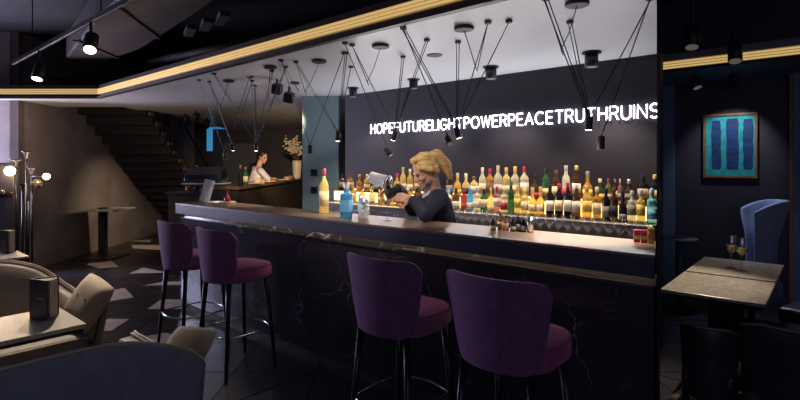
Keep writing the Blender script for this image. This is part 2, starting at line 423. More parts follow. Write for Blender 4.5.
# ------------------------------------------------------------------ bar counter
def slab(mb, x0, y0, y1, z0, z1, gap=.02):
    return mb.prism([(x0, y0), (PX(y0)-gap, y0), (PX(y1)-gap, y1), (x0, y1)], z0, z1)
BX0 = -5.2
bt = thing('counter_top', 'long bronze-brown bar counter top with a deep dark blue edge', 'counter', (BX0, 2.4, 0))
def loc(o, base):
    o.location = Vector(o.location)-Vector(base); return o
B = (BX0, 2.4, 0)
loc(slab(MB(), BX0, 2.40, 2.84, 1.088, 1.10).build('top_slab', COUNTER, bt), B)
loc(slab(MB(), BX0, 2.402, 2.43, .995, 1.0875).build('edge_fascia', FASCIA, bt), B)
loc(slab(MB(), BX0+.002, 2.432, 2.83, 1.0, 1.087).build('core', FASCIA, bt), B)
bf = thing('marble_bar', 'black veined marble bar front with a lit stone ledge under the counter', 'bar', (BX0, 2.47, 0))
B2 = (BX0, 2.47, 0)
loc(slab(MB(), BX0+.05, 2.51, 2.78, .0, .998).build('carcass', BLACK, bf), B2)
xe = PX(2.44)-.02
MARBU = marble('ledge_marble', (.05, .043, .045), (.6, .55, .5), 2.6, .03, .15, .9)
NPN = 4
for k in range(NPN):
    xa = BX0+.04+(xe-BX0-.04)*k/NPN; xb = BX0+.04+(xe-BX0-.04)*(k+1)/NPN-.003
    loc(MB().box((xa, 2.475, .957), (xb, 2.508, .996)).build('upper_marble_panel', MARBU, bf), B2)
    loc(MB().box((xa, 2.44, .07), (xb, 2.508, .94)).build('marble_panel', MARB, bf), B2)
loc(MB().box((BX0+.04, 2.425, .941), (xe, 2.508, .956)).build('stone_ledge', MARBU, bf), B2)
LEDLOW = mat('under_counter_led', (.9, .8, .6), .4, emit=(1, .82, .55), estr=4.2, var=.02)
loc(MB().box((BX0+.06, 2.437, .990), (xe-.01, 2.449, .9985)).build('light_strip', LEDLOW, bf), B2)
loc(MB().box((BX0+.06, 2.47, 0), (xe-.02, 2.508, .069)).build('plinth', BLACK, bf), B2)

# ------------------------------------------------------------------ back bar: worktop, two lit tiers
BB0 = -4.72
bb = thing('back_bar', 'dark back bar with two glowing stepped tiers behind the counter', 'shelf', (BB0, 4.0, 0))
B3 = (BB0, 4.0, 0)
WOODD = mat('smoked_oak', (.05, .035, .028), .4, var=.25, vscale=10, stretch=(1, 6, 6))
loc(slab(MB(), BB0, 3.74, 4.395, .0, .90, .03).build('cabinet', WOODD, bb), B3)
loc(slab(MB(), BB0, 3.70, 4.395, .901, .92, .03).build('worktop', STEEL, bb), B3)
loc(slab(MB(), BB0, 4.03, 4.395, .921, 1.05, .03).build('front_tier', WOODD, bb), B3)
loc(slab(MB(), BB0, 4.175, 4.395, 1.051, 1.185, .03).build('rear_tier', WOODD, bb), B3)
loc(slab(MB(), BB0+.02, 4.022, 4.029, 1.040, 1.049, .05).build('light_strip', mat('tier_edge_led', (.8, .7, .5), .4, emit=(1, .8, .5), estr=.7, var=.3, vscale=25), bb), B3)
loc(slab(MB(), BB0+.02, 4.167, 4.174, 1.065, 1.175, .05).build('glow_panel', mat('amber_glow_panel', (.9, .8, .5), .4, emit=(1, .72, .28), estr=2.6, var=.02), bb), B3)
loc(slab(MB(), BB0+.02, 4.36, 4.372, 1.187, 1.20, .06).build('light_strip', LEDSOFT, bb), B3)

# ------------------------------------------------------------------ neon lettering
def arc(cx, cy, rx, ry, a0, a1, n=12): return [(cx+rx*cos(radians(a0+(a1-a0)*i/n)), cy+ry*sin(radians(a0+(a1-a0)*i/n))) for i in range(n+1)]
GL = {
 'H': (.62, [[(0,0),(0,1)], [(.62,0),(.62,1)], [(0,.52),(.62,.52)]]),
 'O': (.80, [arc(.40,.5,.40,.5,90,450,20)]),
 'P': (.56, [[(0,0),(0,1)], [(0,1)]+arc(.30,.735,.26,.265,90,-90,8)+[(0,.47)]]),
 'E': (.52, [[(.52,1),(0,1),(0,0),(.52,0)], [(0,.52),(.46,.52)]]),
 'F': (.50, [[(.50,1),(0,1),(0,0)], [(0,.52),(.42,.52)]]),
 'U': (.62, [[(0,1)]+arc(.31,.31,.31,.31,180,360,10)+[(.62,1)]]),
 'T': (.64, [[(0,1),(.64,1)], [(.32,1),(.32,0)]]),
 'R': (.60, [[(0,0),(0,1)], [(0,1)]+arc(.32,.75,.25,.25,90,-90,8)+[(0,.5)], [(.32,.5),(.60,0)]]),
 'L': (.46, [[(0,1),(0,0),(.46,0)]]),
 'I': (.02, [[(.01,0),(.01,1)]]),
 'G': (.76, [arc(.40,.5,.40,.5,45,330,18)+[(.74,.44),(.44,.44)]]),
 'W': (.94, [[(0,1),(.24,0),(.47,1),(.70,0),(.94,1)]]),
 'A': (.70, [[(0,0),(.35,1),(.70,0)], [(.13,.36),(.57,.36)]]),
 'C': (.72, [arc(.40,.5,.40,.5,48,312,18)]),
 'N': (.62, [[(0,0),(0,1),(.62,0),(.62,1)]]),
 'S': (.54, [arc(.27,.745,.255,.255,30,270,10)+arc(.27,.245,.265,.245,90,-150,10)[1:]])}
WORDS = 'HOPEFUTURELIGHTPOWERPEACETRUTHRUINS'
pL, pR = ony(371, 134, 4.37), ony(658.6, 116, 4.37)
HT, z0 = .112, 1.883
nat = sum(GL[c][0] for c in WORDS); GAPN = ((pR.x-pL.x)-nat*HT)/(len(WORDS)-1)
sc_w = 1.0
if GAPN < .02: sc_w = ((pR.x-pL.x)-.022*(len(WORDS)-1))/(nat*HT); GAPN = .022
sign = thing('neon_sign', 'glowing white neon word sign on the dark wall above the bottles', 'neon sign', (pL.x, 4.37, z0))
lm = {}; xx = 0
for c in WORDS:
    if c not in lm:
        mb = MB()
        for s_ in GL[c][1]:
            mb.tube([(x*HT*sc_w, 0, y*HT) for x, y in s_], .0068, 6)
        lm[c] = mb.mesh('letter_'+c.lower()); lm[c].materials.append(NEON)
    o = put('letter', lm[c], (xx, 0, 0), sign); xx += GL[c][0]*HT*sc_w+GAPN
loc(MB().box((pL.x, 4.385, z0+.03), (pR.x-.03, 4.399, z0+.045)).build('mounting_rail', BLACK, sign), (pL.x, 4.37, z0))

# ------------------------------------------------------------------ bottles
GC = {'clear': (.80,.74,.55), 'amber': (.62,.30,.06), 'honey': (.80,.52,.12), 'straw': (.86,.66,.24), 'green': (.04,.13,.06), 'black': (.012,.010,.012),
      'red': (.35,.03,.04), 'blue': (.08,.38,.75), 'aqua': (.25,.62,.70), 'brown': (.10,.045,.02), 'pink': (.55,.22,.25), 'olive': (.20,.22,.06)}
CC = {'gold': (.62,.42,.14), 'red': (.38,.03,.06), 'black': (.015,.015,.02), 'cream': (.66,.52,.30), 'brown': (.16,.07,.04), 'white': (.62,.55,.45),
      'silver': (.5,.5,.52), 'green': (.05,.2,.1), 'blue': (.16,.42,.72), 'yellow': (.70,.50,.10), 'grey': (.24,.22,.20), 'tan': (.5,.36,.2)}
def gmat(c): return mat('bottle_glass_'+c, GC[c], .10, trans=.0 if c == 'black' else .5, ior=1.33, spec=.6, var=.08, vscale=30)
def cmat(c): return mat('bottle_cap_'+c, CC[c], .35, .3 if c in ('gold', 'silver') else 0, var=.06)
def lmat(c): return mat('paper_label_'+c, CC[c], .7, var=.16, vscale=70)
PROF = {'whisky': [(.3,0),(.96,.0),(1,.02),(1,.60),(.92,.66),(.42,.75),(.36,.80),(.34,.90)],
        'wine': [(.3,0),(.97,.0),(1,.02),(1,.62),(.86,.69),(.44,.77),(.37,.82),(.35,.93)],
        'squat': [(.3,0),(.97,.0),(1,.03),(1,.44),(.86,.54),(.42,.62),(.36,.70),(.34,.88)],
        'tall': [(.3,0),(.97,.0),(1,.02),(1,.55),(.84,.66),(.45,.74),(.40,.84),(.36,.93)],
        'gin': [(.3,0),(.88,.0),(.92,.02),(1,.62),(.96,.68),(.44,.72),(.38,.77),(.38,.90)]}
LABZ = {'whisky': (.16,.50), 'wine': (.14,.46), 'squat': (.10,.36), 'tall': (.14,.45), 'gin': (.18,.52)}
BM = {}
def bottle(kind, glass, label, cap, base, h, r, text, group='bottles on the back bar tiers', sq=0, rz=0, name='bottle'):
    var_ = random.choice((0, 1, 2)); key = (kind, glass, label, cap, round(h, 3), round(r, 4), sq, var_)
    if key not in BM:
        p = PROF[kind]; top = p[-1][1]
        b = MB().lathe([(a*r, z*h) for a, z in p], 14, sq=sq).mesh('bottle_body'); b.materials.append(gmat(glass))
        c = MB().lathe([(p[-1][0]*r*1.12, (top-.07)*h), (p[-1][0]*r*1.18, (top-.05)*h), (p[-1][0]*r*1.18, .985*h), (p[-1][0]*r*.9, h)], 10).mesh('bottle_cap'); c.materials.append(cmat(cap))
        l = None
        if label:
            a, z = LABZ[kind]; a, z = ((a, z), (a+.06, z+.05), (a-.03, z-.09))[var_]; l = MB().lathe([(r*1.0, a*h), (r*1.025, a*h), (r*1.025, z*h), (r*1.0, z*h)], 14, sq=sq).mesh('bottle_label'); l.materials.append(lmat(label))
        for me in (b, c, l):
            if me:
                for q in me.polygons: q.use_smooth = len(q.vertices) == 4 and not sq
        BM[key] = (b, c, l)
    b, c, l = BM[key]
    o = put(name, b, base, None, rz); tag(o, text, 'bottle', group)
    put('cap', c, (0, 0, 0), o)
    if l: put('label', l, (0, 0, 0), o)
    return o
# (picture x, top y, kind, glass, label, cap)
REAR = [(342.5,178,'whisky','brown','tan','black'),(350.5,176,'whisky','amber','cream','red'),(359.5,176,'squat','amber','tan','gold'),(367,176,'whisky','honey','cream','gold'),
        (376,174,'wine','black','grey','black'),(385,176,'whisky','amber','yellow','brown'),(397,173,'squat','honey','cream','red'),(403,167,'tall','straw','cream','gold'),(410,169,'tall','honey','white','cream'),
        (418,173,'whisky','amber','tan','gold'),(449.6,168,'wine','brown','grey','black'),(457.5,173,'squat','honey','yellow','tan'),(466,173,'squat','straw','black','cream'),
        (474,177,'whisky','straw','cream','brown'),(482.4,167,'tall','clear','cream','cream'),(490,168,'whisky','amber','brown','red'),(498,165,'whisky','clear','white','tan'),
        (506.4,167,'whisky','straw','cream','gold'),(515.2,167,'whisky','clear','cream','yellow'),(524.4,167,'whisky','clear','white','red'),(535,174,'squat','brown','red','black'),
        (546,169,'wine','green','tan','black'),(556,170,'wine','brown','cream','brown'),(566,166,'tall','clear','red','silver'),(576.4,166,'tall','brown','white','gold'),(587.5,171,'squat','amber','yellow','grey'),
        (600,182,'squat','green','yellow','cream'),(608.5,184,'wine','olive','tan','red'),(615,181,'whisky','brown','cream','grey'),(620,184,'whisky','pink','grey','tan'),
        (629,187,'squat','brown','grey','silver'),(643,175,'whisky','black','tan','black'),(655,175,'whisky','black','yellow','gold')]
FRONT = [(345,191,'squat','clear','cream','silver'),(353,188,'whisky','amber','yellow','gold'),(362,190,'squat','honey','tan','red'),(372,190,'squat','straw','cream','gold'),(381,189,'gin','amber','cream','brown'),
         (390,188,'whisky','honey','tan','gold'),(399,189,'squat','amber','red','red'),(408,190,'whisky','straw','cream','cream'),(417,190,'wine','brown','tan','black'),
         (449,190,'gin','clear','grey','blue'),(456,188,'whisky','brown','white','black'),(464,189,'wine','red','red','red'),(470,186,'tall','blue','white','blue'),(477,187,'gin','clear','white','silver'),(484,189,'whisky','green','cream','black'),
         (491,187,'squat','straw','cream','gold'),(497,186,'gin','pink','white','red'),(504,188,'gin','clear','red','white'),(511,181,'wine','green',None,'green'),(517.5,186,'gin','straw','yellow','gold'),(524.5,188,'gin','straw','cream','yellow'),
         (532.5,187,'squat','honey','cream','gold'),(540.5,187,'squat','honey','cream','gold'),(550,185,'wine','black','white','black'),(559,184,'wine','black','cream','red'),(568,183,'wine','black','white','red'),(576.5,184,'wine','brown','white','white'),
         (587,186,'whisky','honey','yellow','gold'),(597,187,'gin','amber','cream','cream'),(606,189,'wine','black','grey','black'),(614,188,'wine','brown','black','brown'),(623,190,'squat','black','grey','black'),
         (632,191,'gin','clear','grey','silver'),(641,190,'gin','straw','yellow','silver'),(652,188,'gin','aqua','blue','blue')]
shape = {'whisky': 'round-shouldered', 'wine': 'wine-shaped', 'squat': 'squat', 'tall': 'long-necked', 'gin': 'straight-sided'}
def tier(rows, Y, zb, tiername):
    for i, (x, ty, kind, g, l, c) in enumerate(rows):
        Yj = Y+random.uniform(-.012, .012); p = ony(x, 190, Yj); t = ony(x, ty, Yj)
        gaps = [abs(ony(rows[q][0], 190, Y).x-ony(x, 190, Y).x) for q in (i-1, i+1) if 0 <= q < len(rows)]
        hgt = max(.2, min(.36, t.z-zb)); r = min(.040 if kind in ('whisky', 'squat', 'gin') else .036, min(gaps)*.485)
        text = f"{shape[kind]} {g} bottle, {c} cap" + (f", {l} label" if l else ", no label") + f", on the {tiername} glowing tier"
        bottle(kind, g, l, c, (p.x, Yj, zb), round(hgt, 2), r, text)
tier(REAR, 4.265, 1.186, 'rear')
tier(FRONT, 4.105, 1.051, 'front')

# stemware on the back bar worktop
gp = [(.001,0),(.030,0),(.031,.003),(.006,.010),(.004,.03),(.004,.072),(.012,.080),(.030,.100),(.035,.125),(.033,.150),(.028,.172)]
gm = MB().lathe(gp, 12, open_top=True).mesh('wine_glass'); gm.materials.append(GLASST)
tp = [(.001,0),(.030,0),(.032,.03),(.036,.09)]
tm = MB().lathe(tp, 12, open_top=True).mesh('tumbler'); tm.materials.append(GLASST)
for me in (gm, tm):
    for q in me.polygons: q.use_smooth = True
for row, (Y, off) in enumerate(((3.80, 0), (3.88, .038), (3.96, .01))):
    x = -2.72+off
    while x < PX(Y)-.09:
        o = put('stem_glass', gm, (x, Y+random.uniform(-.006, .006), .921), None)
        tag(o, 'upright stem glass in the rows below the bottle tiers', 'glass', 'stem glasses on the back bar worktop'); x += .078
for row, (Y, off) in enumerate(((3.80, 0), (3.90, .04))):
    x = -4.30+off
    while x < -2.85:
        o = put('tumbler_glass', tm, (x, Y, .921), None)
        tag(o, 'plain tumbler in the rows below the bottles beside the column', 'glass', 'tumblers on the back bar worktop'); x += .082

# ------------------------------------------------------------------ things on the counter
ZC = 1.1005
def ctr(x, y): return onz(x, y, ZC)
p = ctr(324, 213); bottle('whisky', 'straw', 'cream', 'red', p, .37, .040, 'tall pale bottle with red cap and cream label standing on the counter', 'bottles on the counter', name='bottle')
p = ctr(346.5, 218); bottle('gin', 'blue', 'blue', 'silver', p, .265, .048, 'square bright blue glass bottle with silver cap on the counter', 'bottles on the counter', sq=5, rz=TH)
p = ctr(363.5, 218)
g = thing('mixing_glass', 'tall mixing glass packed with ice beside the blue bottle', 'glass', p)
MB().lathe([(.001,0),(.043,0),(.044,.01),(.050,.172)], 18, open_top=True).build('glass_body', GLASSC, g, True)
ICE = mat('ice', (.92,.93,.97), .4, var=.04)
for k in range(24):
    a = k*2.4; r = .027 if k % 5 else .004
    M = Matrix.Translation((r*cos(a), r*sin(a), .024+.0055*k)) @ Euler((k, k*.7, k*1.3)).to_matrix().to_4x4()
    MB().box((-.015,-.015,-.015), (.015,.015,.015), M).build('ice_cube', ICE, g, bevel=.003)
p = ctr(387, 221)
g = thing('cocktail_glass', 'stemmed cocktail coupe being filled in front of the bartender', 'glass', p)
MB().lathe([(.001,0),(.036,0),(.036,.003),(.006,.009),(.004,.03),(.004,.105),(.010,.112),(.052,.176)], 20, open_top=True).build('glass_body', GLASSC, g, True)
MB().lathe([(.001,.118),(.010,.119),(.036,.152),(.001,.152)], 18).build('drink', mat('pale_cocktail', (.75,.72,.70), .05, trans=.6, ior=1.33, var=.02), g, True)
for i, (x, y, c, hh) in enumerate(((638.5, 242, 'red', .055), (645.5, 242.6, 'red', .057), (652.5, 243.2, 'gold', .07))):
    p = ctr(x-1.5, y); t = thing('spice_tin', ['small red tin on the counter beside the dark bitters side', 'small red tin in the middle of three on the counter', 'taller golden tin beside the red tins on the counter'][i], 'tin', p, .3)
    MB().box((-.015,-.015,0), (.015,.015,hh)).build('tin_body', lmat('red') if c == 'red' else lmat('yellow'), t, bevel=.003)
    MB().box((-.016,-.016,hh), (.016,.016,hh+.008)).build('lid', cmat('red' if c == 'red' else 'gold'), t, bevel=.002)
    MB().box((-.0155,-.0155,hh*.3), (.0155,.0155,hh*.62)).build('label_band', lmat('tan'), t)
BIT = [(493,230,.075,'brown'),(500.5,230,.105,'amber'),(506,231,.095,'pink'),(513,231.5,.085,'black'),(518.5,231.5,.10,'black'),(523.5,232,.085,'black')]
bl = ['short brown dasher bottle at the end of the bitters row', 'amber dasher bottle with cream label in the bitters row', 'pink dasher bottle in the bitters row on the counter',
      'small black bitters bottle next to the pink one', 'taller black bitters bottle in the row on the counter', 'small black bitters bottle beside the steel tumbler']
for (x, y, hh, gcol), tx in zip(BIT, bl):
    bottle('tall', gcol, 'cream' if gcol != 'black' else 'grey', 'black', ctr(x, y), hh, .017, tx, 'bitters bottles on the counter')
p = ctr(530, 232.5); tag(MB().lathe([(.001,0),(.018,0),(.021,.095),(.019,.095),(.016,.005),(.001,.005)], 16).build('bar_tumbler', STEEL, None, True, loc=p), 'slim steel tumbler at the end of the bitters row', 'tumbler')

# far end of the counter: menu card, carafe on a board, sheet of paper
p = onz(204, 202.3, ZC)
M = Matrix.Rotation(TH, 4, 'Z') @ Matrix.Rotation(radians(12), 4, 'Y') @ Matrix.Rotation(radians(-10), 4, 'X')
t = tag(MB().box((-.055,-.0015,0), (.055,.0015,.24), M).build('menu_card', WHITEP, None, loc=(p.x, p.y, ZC+.008)), 'white menu card leaning upright at the far end of the counter', 'card')
p = onz(227.5, 203.5, ZC); t = thing('serving_board', 'small round light wood board under the carafe', 'board', (p.x, p.y, ZC))
MB().lathe([(.001,0),(.085,0),(.088,.006),(.085,.02),(.001,.02)], 20).build('board', WOODB, t)
q = p; t = thing('carafe', 'small carafe of dark red liquid with long neck on the wood board', 'carafe', (q.x, q.y, ZC+.0205))
MB().lathe([(.001,0),(.026,0),(.036,.02),(.034,.04),(.016,.062),(.010,.085),(.010,.13),(.014,.14)], 16).build('bulb', mat('ruby_glass', (.32,.05,.08), .08, trans=.5, var=.08), t, True)
MB().lathe([(.006,.14),(.012,.142),(.010,.158),(.004,.165)], 12).build('stopper', GLASST, t, True)
p = onz(220, 202, ZC)
M = Matrix.Rotation(TH-.5, 4, 'Z')
tag(MB().box((-.13,-.09,0), (.13,.09,.002), M).build('paper_sheet', WHITEP, None, loc=(p.x, p.y, ZC)), 'loose white paper sheet lying behind the carafe', 'paper')

# ------------------------------------------------------------------ bar stools
def make_stool(label):
    s = thing('bar_stool', label, 'stool', group='purple bar stools along the bar')
    NU, NV = 15, 8; outer = []; inner = []
    for i in range(NU):
        u = -1+2*i/(NU-1); ro, ri = [], []
        for j in range(NV):
            v = j/(NV-1); z = .665+.385*v
            w = .192+.063*v**.8                                   # half width grows upwards
            x = w*sin(u*1.25)/sin(1.25); y = -.21-.03*v+ (1-cos(u*1.15))*.17
            zz = z-.055*(max(0, abs(u)-.72)/.28)**2*max(0, v-.4)/.6+.05*(max(0, abs(u)-.72)/.28)**2*max(0, .4-v)/.4
            th = .045
            ro.append(Vector((x, y, zz))); ri.append(Vector((x*(1-.10), y+th*(1-.2*abs(u)), zz-(.006 if j == NV-1 else 0))))
        outer.append(ro); inner.append(ri)
    MB().shell(outer, inner).build('backrest', VELVET, s, True, bevel=.010, sub=1)
    top = [(p+q)/2+Vector((0, 0, .004)) for p, q in zip([r[-1] for r in outer], [r[-1] for r in inner])]
    seat = []
    prof = [(-.86, .665), (-.98, .69), (-1, .72), (-.97, .755), (-.85, .772), (-.4, .782), (0, .785)]
    n = 28; mb = MB(); rings = []
    for sc_, z in [(.90,.668),(.985,.685),(1,.715),(.985,.745),(.93,.765),(.75,.775),(.4,.781),(.05,.783)]:
        ring = []
        for k in range(n):
            a = 2*pi*k/n; q = (abs(cos(a))**3+abs(sin(a))**3)**(-1/3)
            wy = .235 if sin(a) > 0 else .20
            wx = .222+.0*sin(a)
            ring.append(Vector((cos(a)*q*wx*sc_, sin(a)*q*wy*sc_+.02, z)))
        rings.append(ring)
    N = len(rings); vs = [p for r in rings for p in r]
    fs = [(i*n+k, i*n+(k+1) % n, (i+1)*n+(k+1) % n, (i+1)*n+k) for i in range(N-1) for k in range(n)]+[tuple(range(n))[::-1], tuple(range((N-1)*n, N*n))]
    mb.add(vs, fs); seat = mb.build('seat', SEATV, s, True)
    ring = []
    for k in range(n):
        a = 2*pi*k/n; q = (abs(cos(a))**3+abs(sin(a))**3)**(-1/3)
        ring.append(Vector((cos(a)*q*.222*.96, sin(a)*q*(.235 if sin(a) > 0 else .20)*.96+.02, .762)))
    MB().tube(ring, .005, 6, closed=True).build('piping', VELVET, seat, True)
    feet = []
    for sx in (-1, 1):
        for sy in (-1, 1):
            a = Vector((sx*.155, .02+sy*.15, .67)); b = Vector((sx*.205, .02+sy*.20, 0))
            MB().tube([a, a.lerp(b, .5), b], [.020, .016, .0115], 10).build('leg', LEGM, s, True); feet.append(a.lerp(b, .56))
    f = feet   # order (-,-),(-,+),(+,-),(+,+)
    def bowed(p, q, out):
        c = (p+q)/2; d_ = Vector((c.x, c.y-.02, 0)).normalized()
        return [p.lerp(q, t)+d_*out*sin(pi*t) for t in [i/8 for i in range(9)]]
    for p, q, w in ((f[0], f[1], .02), (f[1], f[3], .045), (f[3], f[2], .02), (f[2], f[0], .045)):
        MB().tube(bowed(p, q, w), .0075, 8).build('footrest', CHROME, s, True)
    return s
STOOLS = [(-4.0, 1.98, .02, 'purple velvet bar stool at the far open end of the counter'), (-3.33, 1.97, .0, 'purple velvet bar stool second from the far end of the counter'),
      (-1.69, 1.955, .0, 'purple velvet bar stool third from the far end, standing apart in front of the bartender'), (-1.05, 1.955, .0, 'purple velvet bar stool closest to the dark end panel')]
s0 = make_stool(STOOLS[0][3])
for i, (x, y, rz, tx) in enumerate(STOOLS):
    o = s0 if i == 0 else copy_tree(s0)
    o.location = (x, y, 0); o.rotation_euler = (0, 0, rz); o['label'] = tx

UP = Vector((0, 0, 1))
# ------------------------------------------------------------------ pendant spot clusters over the counter
ZT = 2.4
def pend(label, head_px, head_Y, anchors, tilt, lit, power=0, aim=None):
    hp = ony(head_px[0], head_px[1], head_Y)
    t = thing('pendant_light', label, 'lamp', hp, 0, 'cable pendant spots over the counter')
    for (ax, ay, pair) in anchors:
        a = onz(ax, ay, ZT)-hp
        MB().lathe([(.022, a.z-.016), (.022, a.z)], 12, c=(a.x, a.y, 0)).build('rosette', BLACK, t)
        offs = ((-.011, 0), (.011, 0)) if pair else ((0, 0),)
        for ox, oy in offs:
            MB().tube([(a.x+ox, a.y+oy, a.z-.012), (ox*.5, 0, .022)], .0032, 5).build('cable', BLACK, t)
    M = Euler(tilt).to_matrix().to_4x4()
    hd = MB().lathe([(.008,.028),(.019,.025),(.021,.018),(.021,-.045),(.018,-.047)][::-1], 14, M=M).build('lamp_head', BLACK, t, True)
    MB().lathe([(.0175,-.049),(.0175,-.046)], 14, M=M).build('lens', LENS if lit else LENSOFF, hd)
    if power:
        dirv = (M.to_3x3() @ Vector((0, 0, -1))); q = hp+dirv*.075
        l = spot('pendant_spot', q, q+dirv, power, (1, .86, .70), 85, .8, .025); setlight(l, t)
    return t
pend('lit cable pendant hanging before the first letters TRUTH of the sign', (589, 121), 2.72, [(546,-3,True),(570,21,True),(652,-5,False)], (.1,.1,0), True, 85)
pend('dark cable pendant hanging lowest beneath the end of the neon word sign', (601, 141), 2.80, [(650,-3,False)], (0,0,0), False)
pend('lit cable pendant hanging before the middle of the neon word sign', (457, 131), 2.70, [(403,26,True),(458,41,True),(488,21,False),(509,20,False)], (.3,-.2,0), True, 18)
pend('cable pendant tilted in front of the word LIGHT, lower than its twin', (448, 140), 2.62, [(403.5,27,False)], (-.5,-.8,0), False)
pend('lit cable pendant hanging before the first letters of the neon sign', (395, 134), 2.75, [(403,56,True),(427,39,True),(352,44,False)], (.1,.5,0), True, 30)
pend('unlit cable pendant hanging above the blond bartender', (387, 150), 2.70, [(345,42,False)], (.3,-.6,0), False)
pend('lit cable pendant hanging at the edge of the teal column and dark wall', (338, 135), 2.68, [(296,61,True),(346,52,True),(351,66,False)], (.1,.2,0), True, 14)
pend('cable pendant hanging in front of the teal column', (310, 148), 2.66, [(344,52,False),(281,59.5,False)], (0,0,0), False)
pend('lit cable pendant hanging in front of the chef', (256, 146), 2.80, [(214,73,True),(255,85,True),(251,76,False),(272,70,False),(286,66,True)], (.1,.1,0), True, 12)
pend('cable pendant hanging lowest over the far end of the counter', (225, 155), 2.66, [(199,79.5,False),(249,77,False)], (0,0,0), False)
pend('cable pendant hanging beside the far blue-lit niche', (232, 146), 2.72, [(209,81,True),(252,80,False)], (.45,.35,0), True, 22)
# power feed discs with a slack cable
def feed(label, disc_px, loop_px, to_px, rad):
    c = onz(disc_px[0], disc_px[1], ZT); t = thing('ceiling_feed', label, 'ceiling disc', c, 0, 'black feed discs on the pale ceiling')
    MB().lathe([(rad*.9, -.022), (rad, -.018), (rad, 0)], 24).build('disc', BLACK, t)
    l = ony(loop_px[0], loop_px[1], c.y)-c; e = onz(to_px[0], to_px[1], ZT)-c
    lo = Vector((l.x, l.y, l.z)); pts = [Vector((0, 0, -.02)), lo*.55+Vector((0,0,-.005)), lo+Vector((-.012,0,.03)), lo, lo+(e-lo)*.08, lo+(e-lo)*.5, e+Vector((0,0,-.01))]
    MB().tube(pts, .003, 5).build('slack_cable', BLACK, t, True)
feed('black feed disc with slack cable nearest the gold edge, over the stool pair', (577, 2), (563, 55), (545, -2), .065)
feed('black feed disc above the word POWER with slack cable', (464, 27), (477, 71), (488, 21), .065)
feed('black feed disc between the column and the middle pendants', (380.5, 45), (368.5, 85), (352, 44), .065)
feed('black feed disc in front of the teal column', (319, 60), (306, 95), (296, 61), .065)
feed('black feed disc above the chef with slack cable', (270, 66), (268, 100), (273, 70), .06)
feed('black feed disc at the far end of the pale ceiling', (228.5, 80), (221, 108), (209, 81), .06)
feed('small black feed disc beside the column top', (295, 82), (299, 92), (281, 60), .05)
# surface downlights
def can(label, x, y0, y1, rad, lit=False, power=0):
    c = onz(x, y0, ZT); t = thing('surface_downlight', label, 'downlight', c, 0, 'black can downlights on the pale ceiling')
    b = onf(x, y1, (Vector((c.x, c.y)).dot(Vector((-ST, CT)))) ); hgt = c.z-b.z
    MB().lathe([(rad*1.45, -.012), (rad*1.45, 0)], 24).build('flange', BLACK, t)
    hd = MB().lathe([(rad*.92, -hgt), (rad, -hgt), (rad, -.012)], 20).build('can', BLACK, t, True)
    MB().lathe([(rad*.8, -hgt-.002), (rad*.8, -hgt+.002)], 18).build('lens', LENSOFF, hd)
    if power:
        q = c+Vector((0, 0, -hgt-.02)); l = spot('can_spot', q, q+Vector((0, .12, -1)), power, (1, .84, .66), 95, .7, .015); setlight(l, t)
can('black can downlight closest to the end panel, above the word TRUTH', 591.5, 52, 67, .052, power=80)
can('black can downlight above the word POWER', 491, 66.5, 79, .050, power=75)
can('black can downlight above the word FUTURE', 413.5, 79, 88.5, .045, power=60)
can('black can downlight beside the teal column', 353, 87.5, 97, .045, power=45)
c = onz(434.5, 55, ZT); t = thing('recessed_downlight', 'round recessed downlight with a black ring in the pale ceiling', 'downlight', c)
MB().lathe([(.040,-.006),(.062,-.006),(.066,0),(.040,0)], 24).build('ring', BLACK, t); MB().lathe([(.039,-.003),(.039,-.001)], 20).build('lens', LENSOFF, t)
c = onz(319, 59, ZT)
def boxspot(label, x, y, F, s_, rz, target, power):
    c = onf(x, y, F); t = thing('adjustable_spot', label, 'spotlight', (c.x, c.y, 2.4), rz, 'square spots over the kitchen pass')
    z = c.z-2.4
    MB().tube([(0,0,0), (0,0,z+s_)], .012, 8).build('stem', BLACK, t)
    M = Matrix.Translation((0,0,z)) @ Euler((.35,.2,0)).to_matrix().to_4x4()
    hd = MB().box((-s_,-s_,-s_), (s_,s_,s_), M).build('housing', BLACK, t, bevel=.01)
    MB().box((-s_*.7,-s_*.7,-s_-.003), (s_*.7,s_*.7,-s_+.001), M).build('lens', LENSOFF, hd)
    l = spot('kitchen_spot', c-UP*(s_*1.3), target, power, (1, .74, .48), 38, .8, .04); l.parent = t; l.matrix_parent_inverse = (Matrix.Translation(t.location) @ Matrix.Rotation(rz, 4, 'Z')).inverted()
boxspot('square black spot over the pass, closer to the feed discs', 277, 89, 5.2, .05, TH, (*rf(-2.5, 8.2), 1.2), 380)
boxspot('square black spot over the pass, beside the teal column', 289, 97.5, 5.7, .055, TH, (*rf(-2.6, 10.2), 1.4), 900)
for i, (x, y, F) in enumerate(((196, 117, 8.28), (168.5, 120, 8.83), (207, 123, 9.47), (186, 119, 8.64))):
    c = onf(x, y, F); t = thing('track_spot', 'small black spot under the ceiling edge beside the stairs', 'spotlight', (c.x, c.y, 2.4), TH, 'small spots beside the stairs')
    MB().tube([(0,0,0), (0,0,-.05)], .012, 6).build('stem', BLACK, t)
    M = Matrix.Translation((0,0,-.11)) @ Euler((.5,.4,0)).to_matrix().to_4x4()
    hd = MB().lathe([(.05,-.09),(.055,.07),(.02,.08)], 12, M=M).build('housing', BLACK, t, True)
    t['label'] = ['small black spot under the ceiling edge above the warmer', 'small black spot hanging before the stair balusters, closest to the steps', 'small black spot by the blue lit niche', 'small black spot between the stair balusters and the niche'][i]
    if i == 0:
        l = spot('stair_spot', c-UP*.2, (*rf(-5.25, 9.0), .35), 110, (1, .78, .50), 64, 1.0, .08); l.parent = t; l.matrix_parent_inverse = (Matrix.Translation(t.location) @ Matrix.Rotation(TH, 4, 'Z')).inverted()

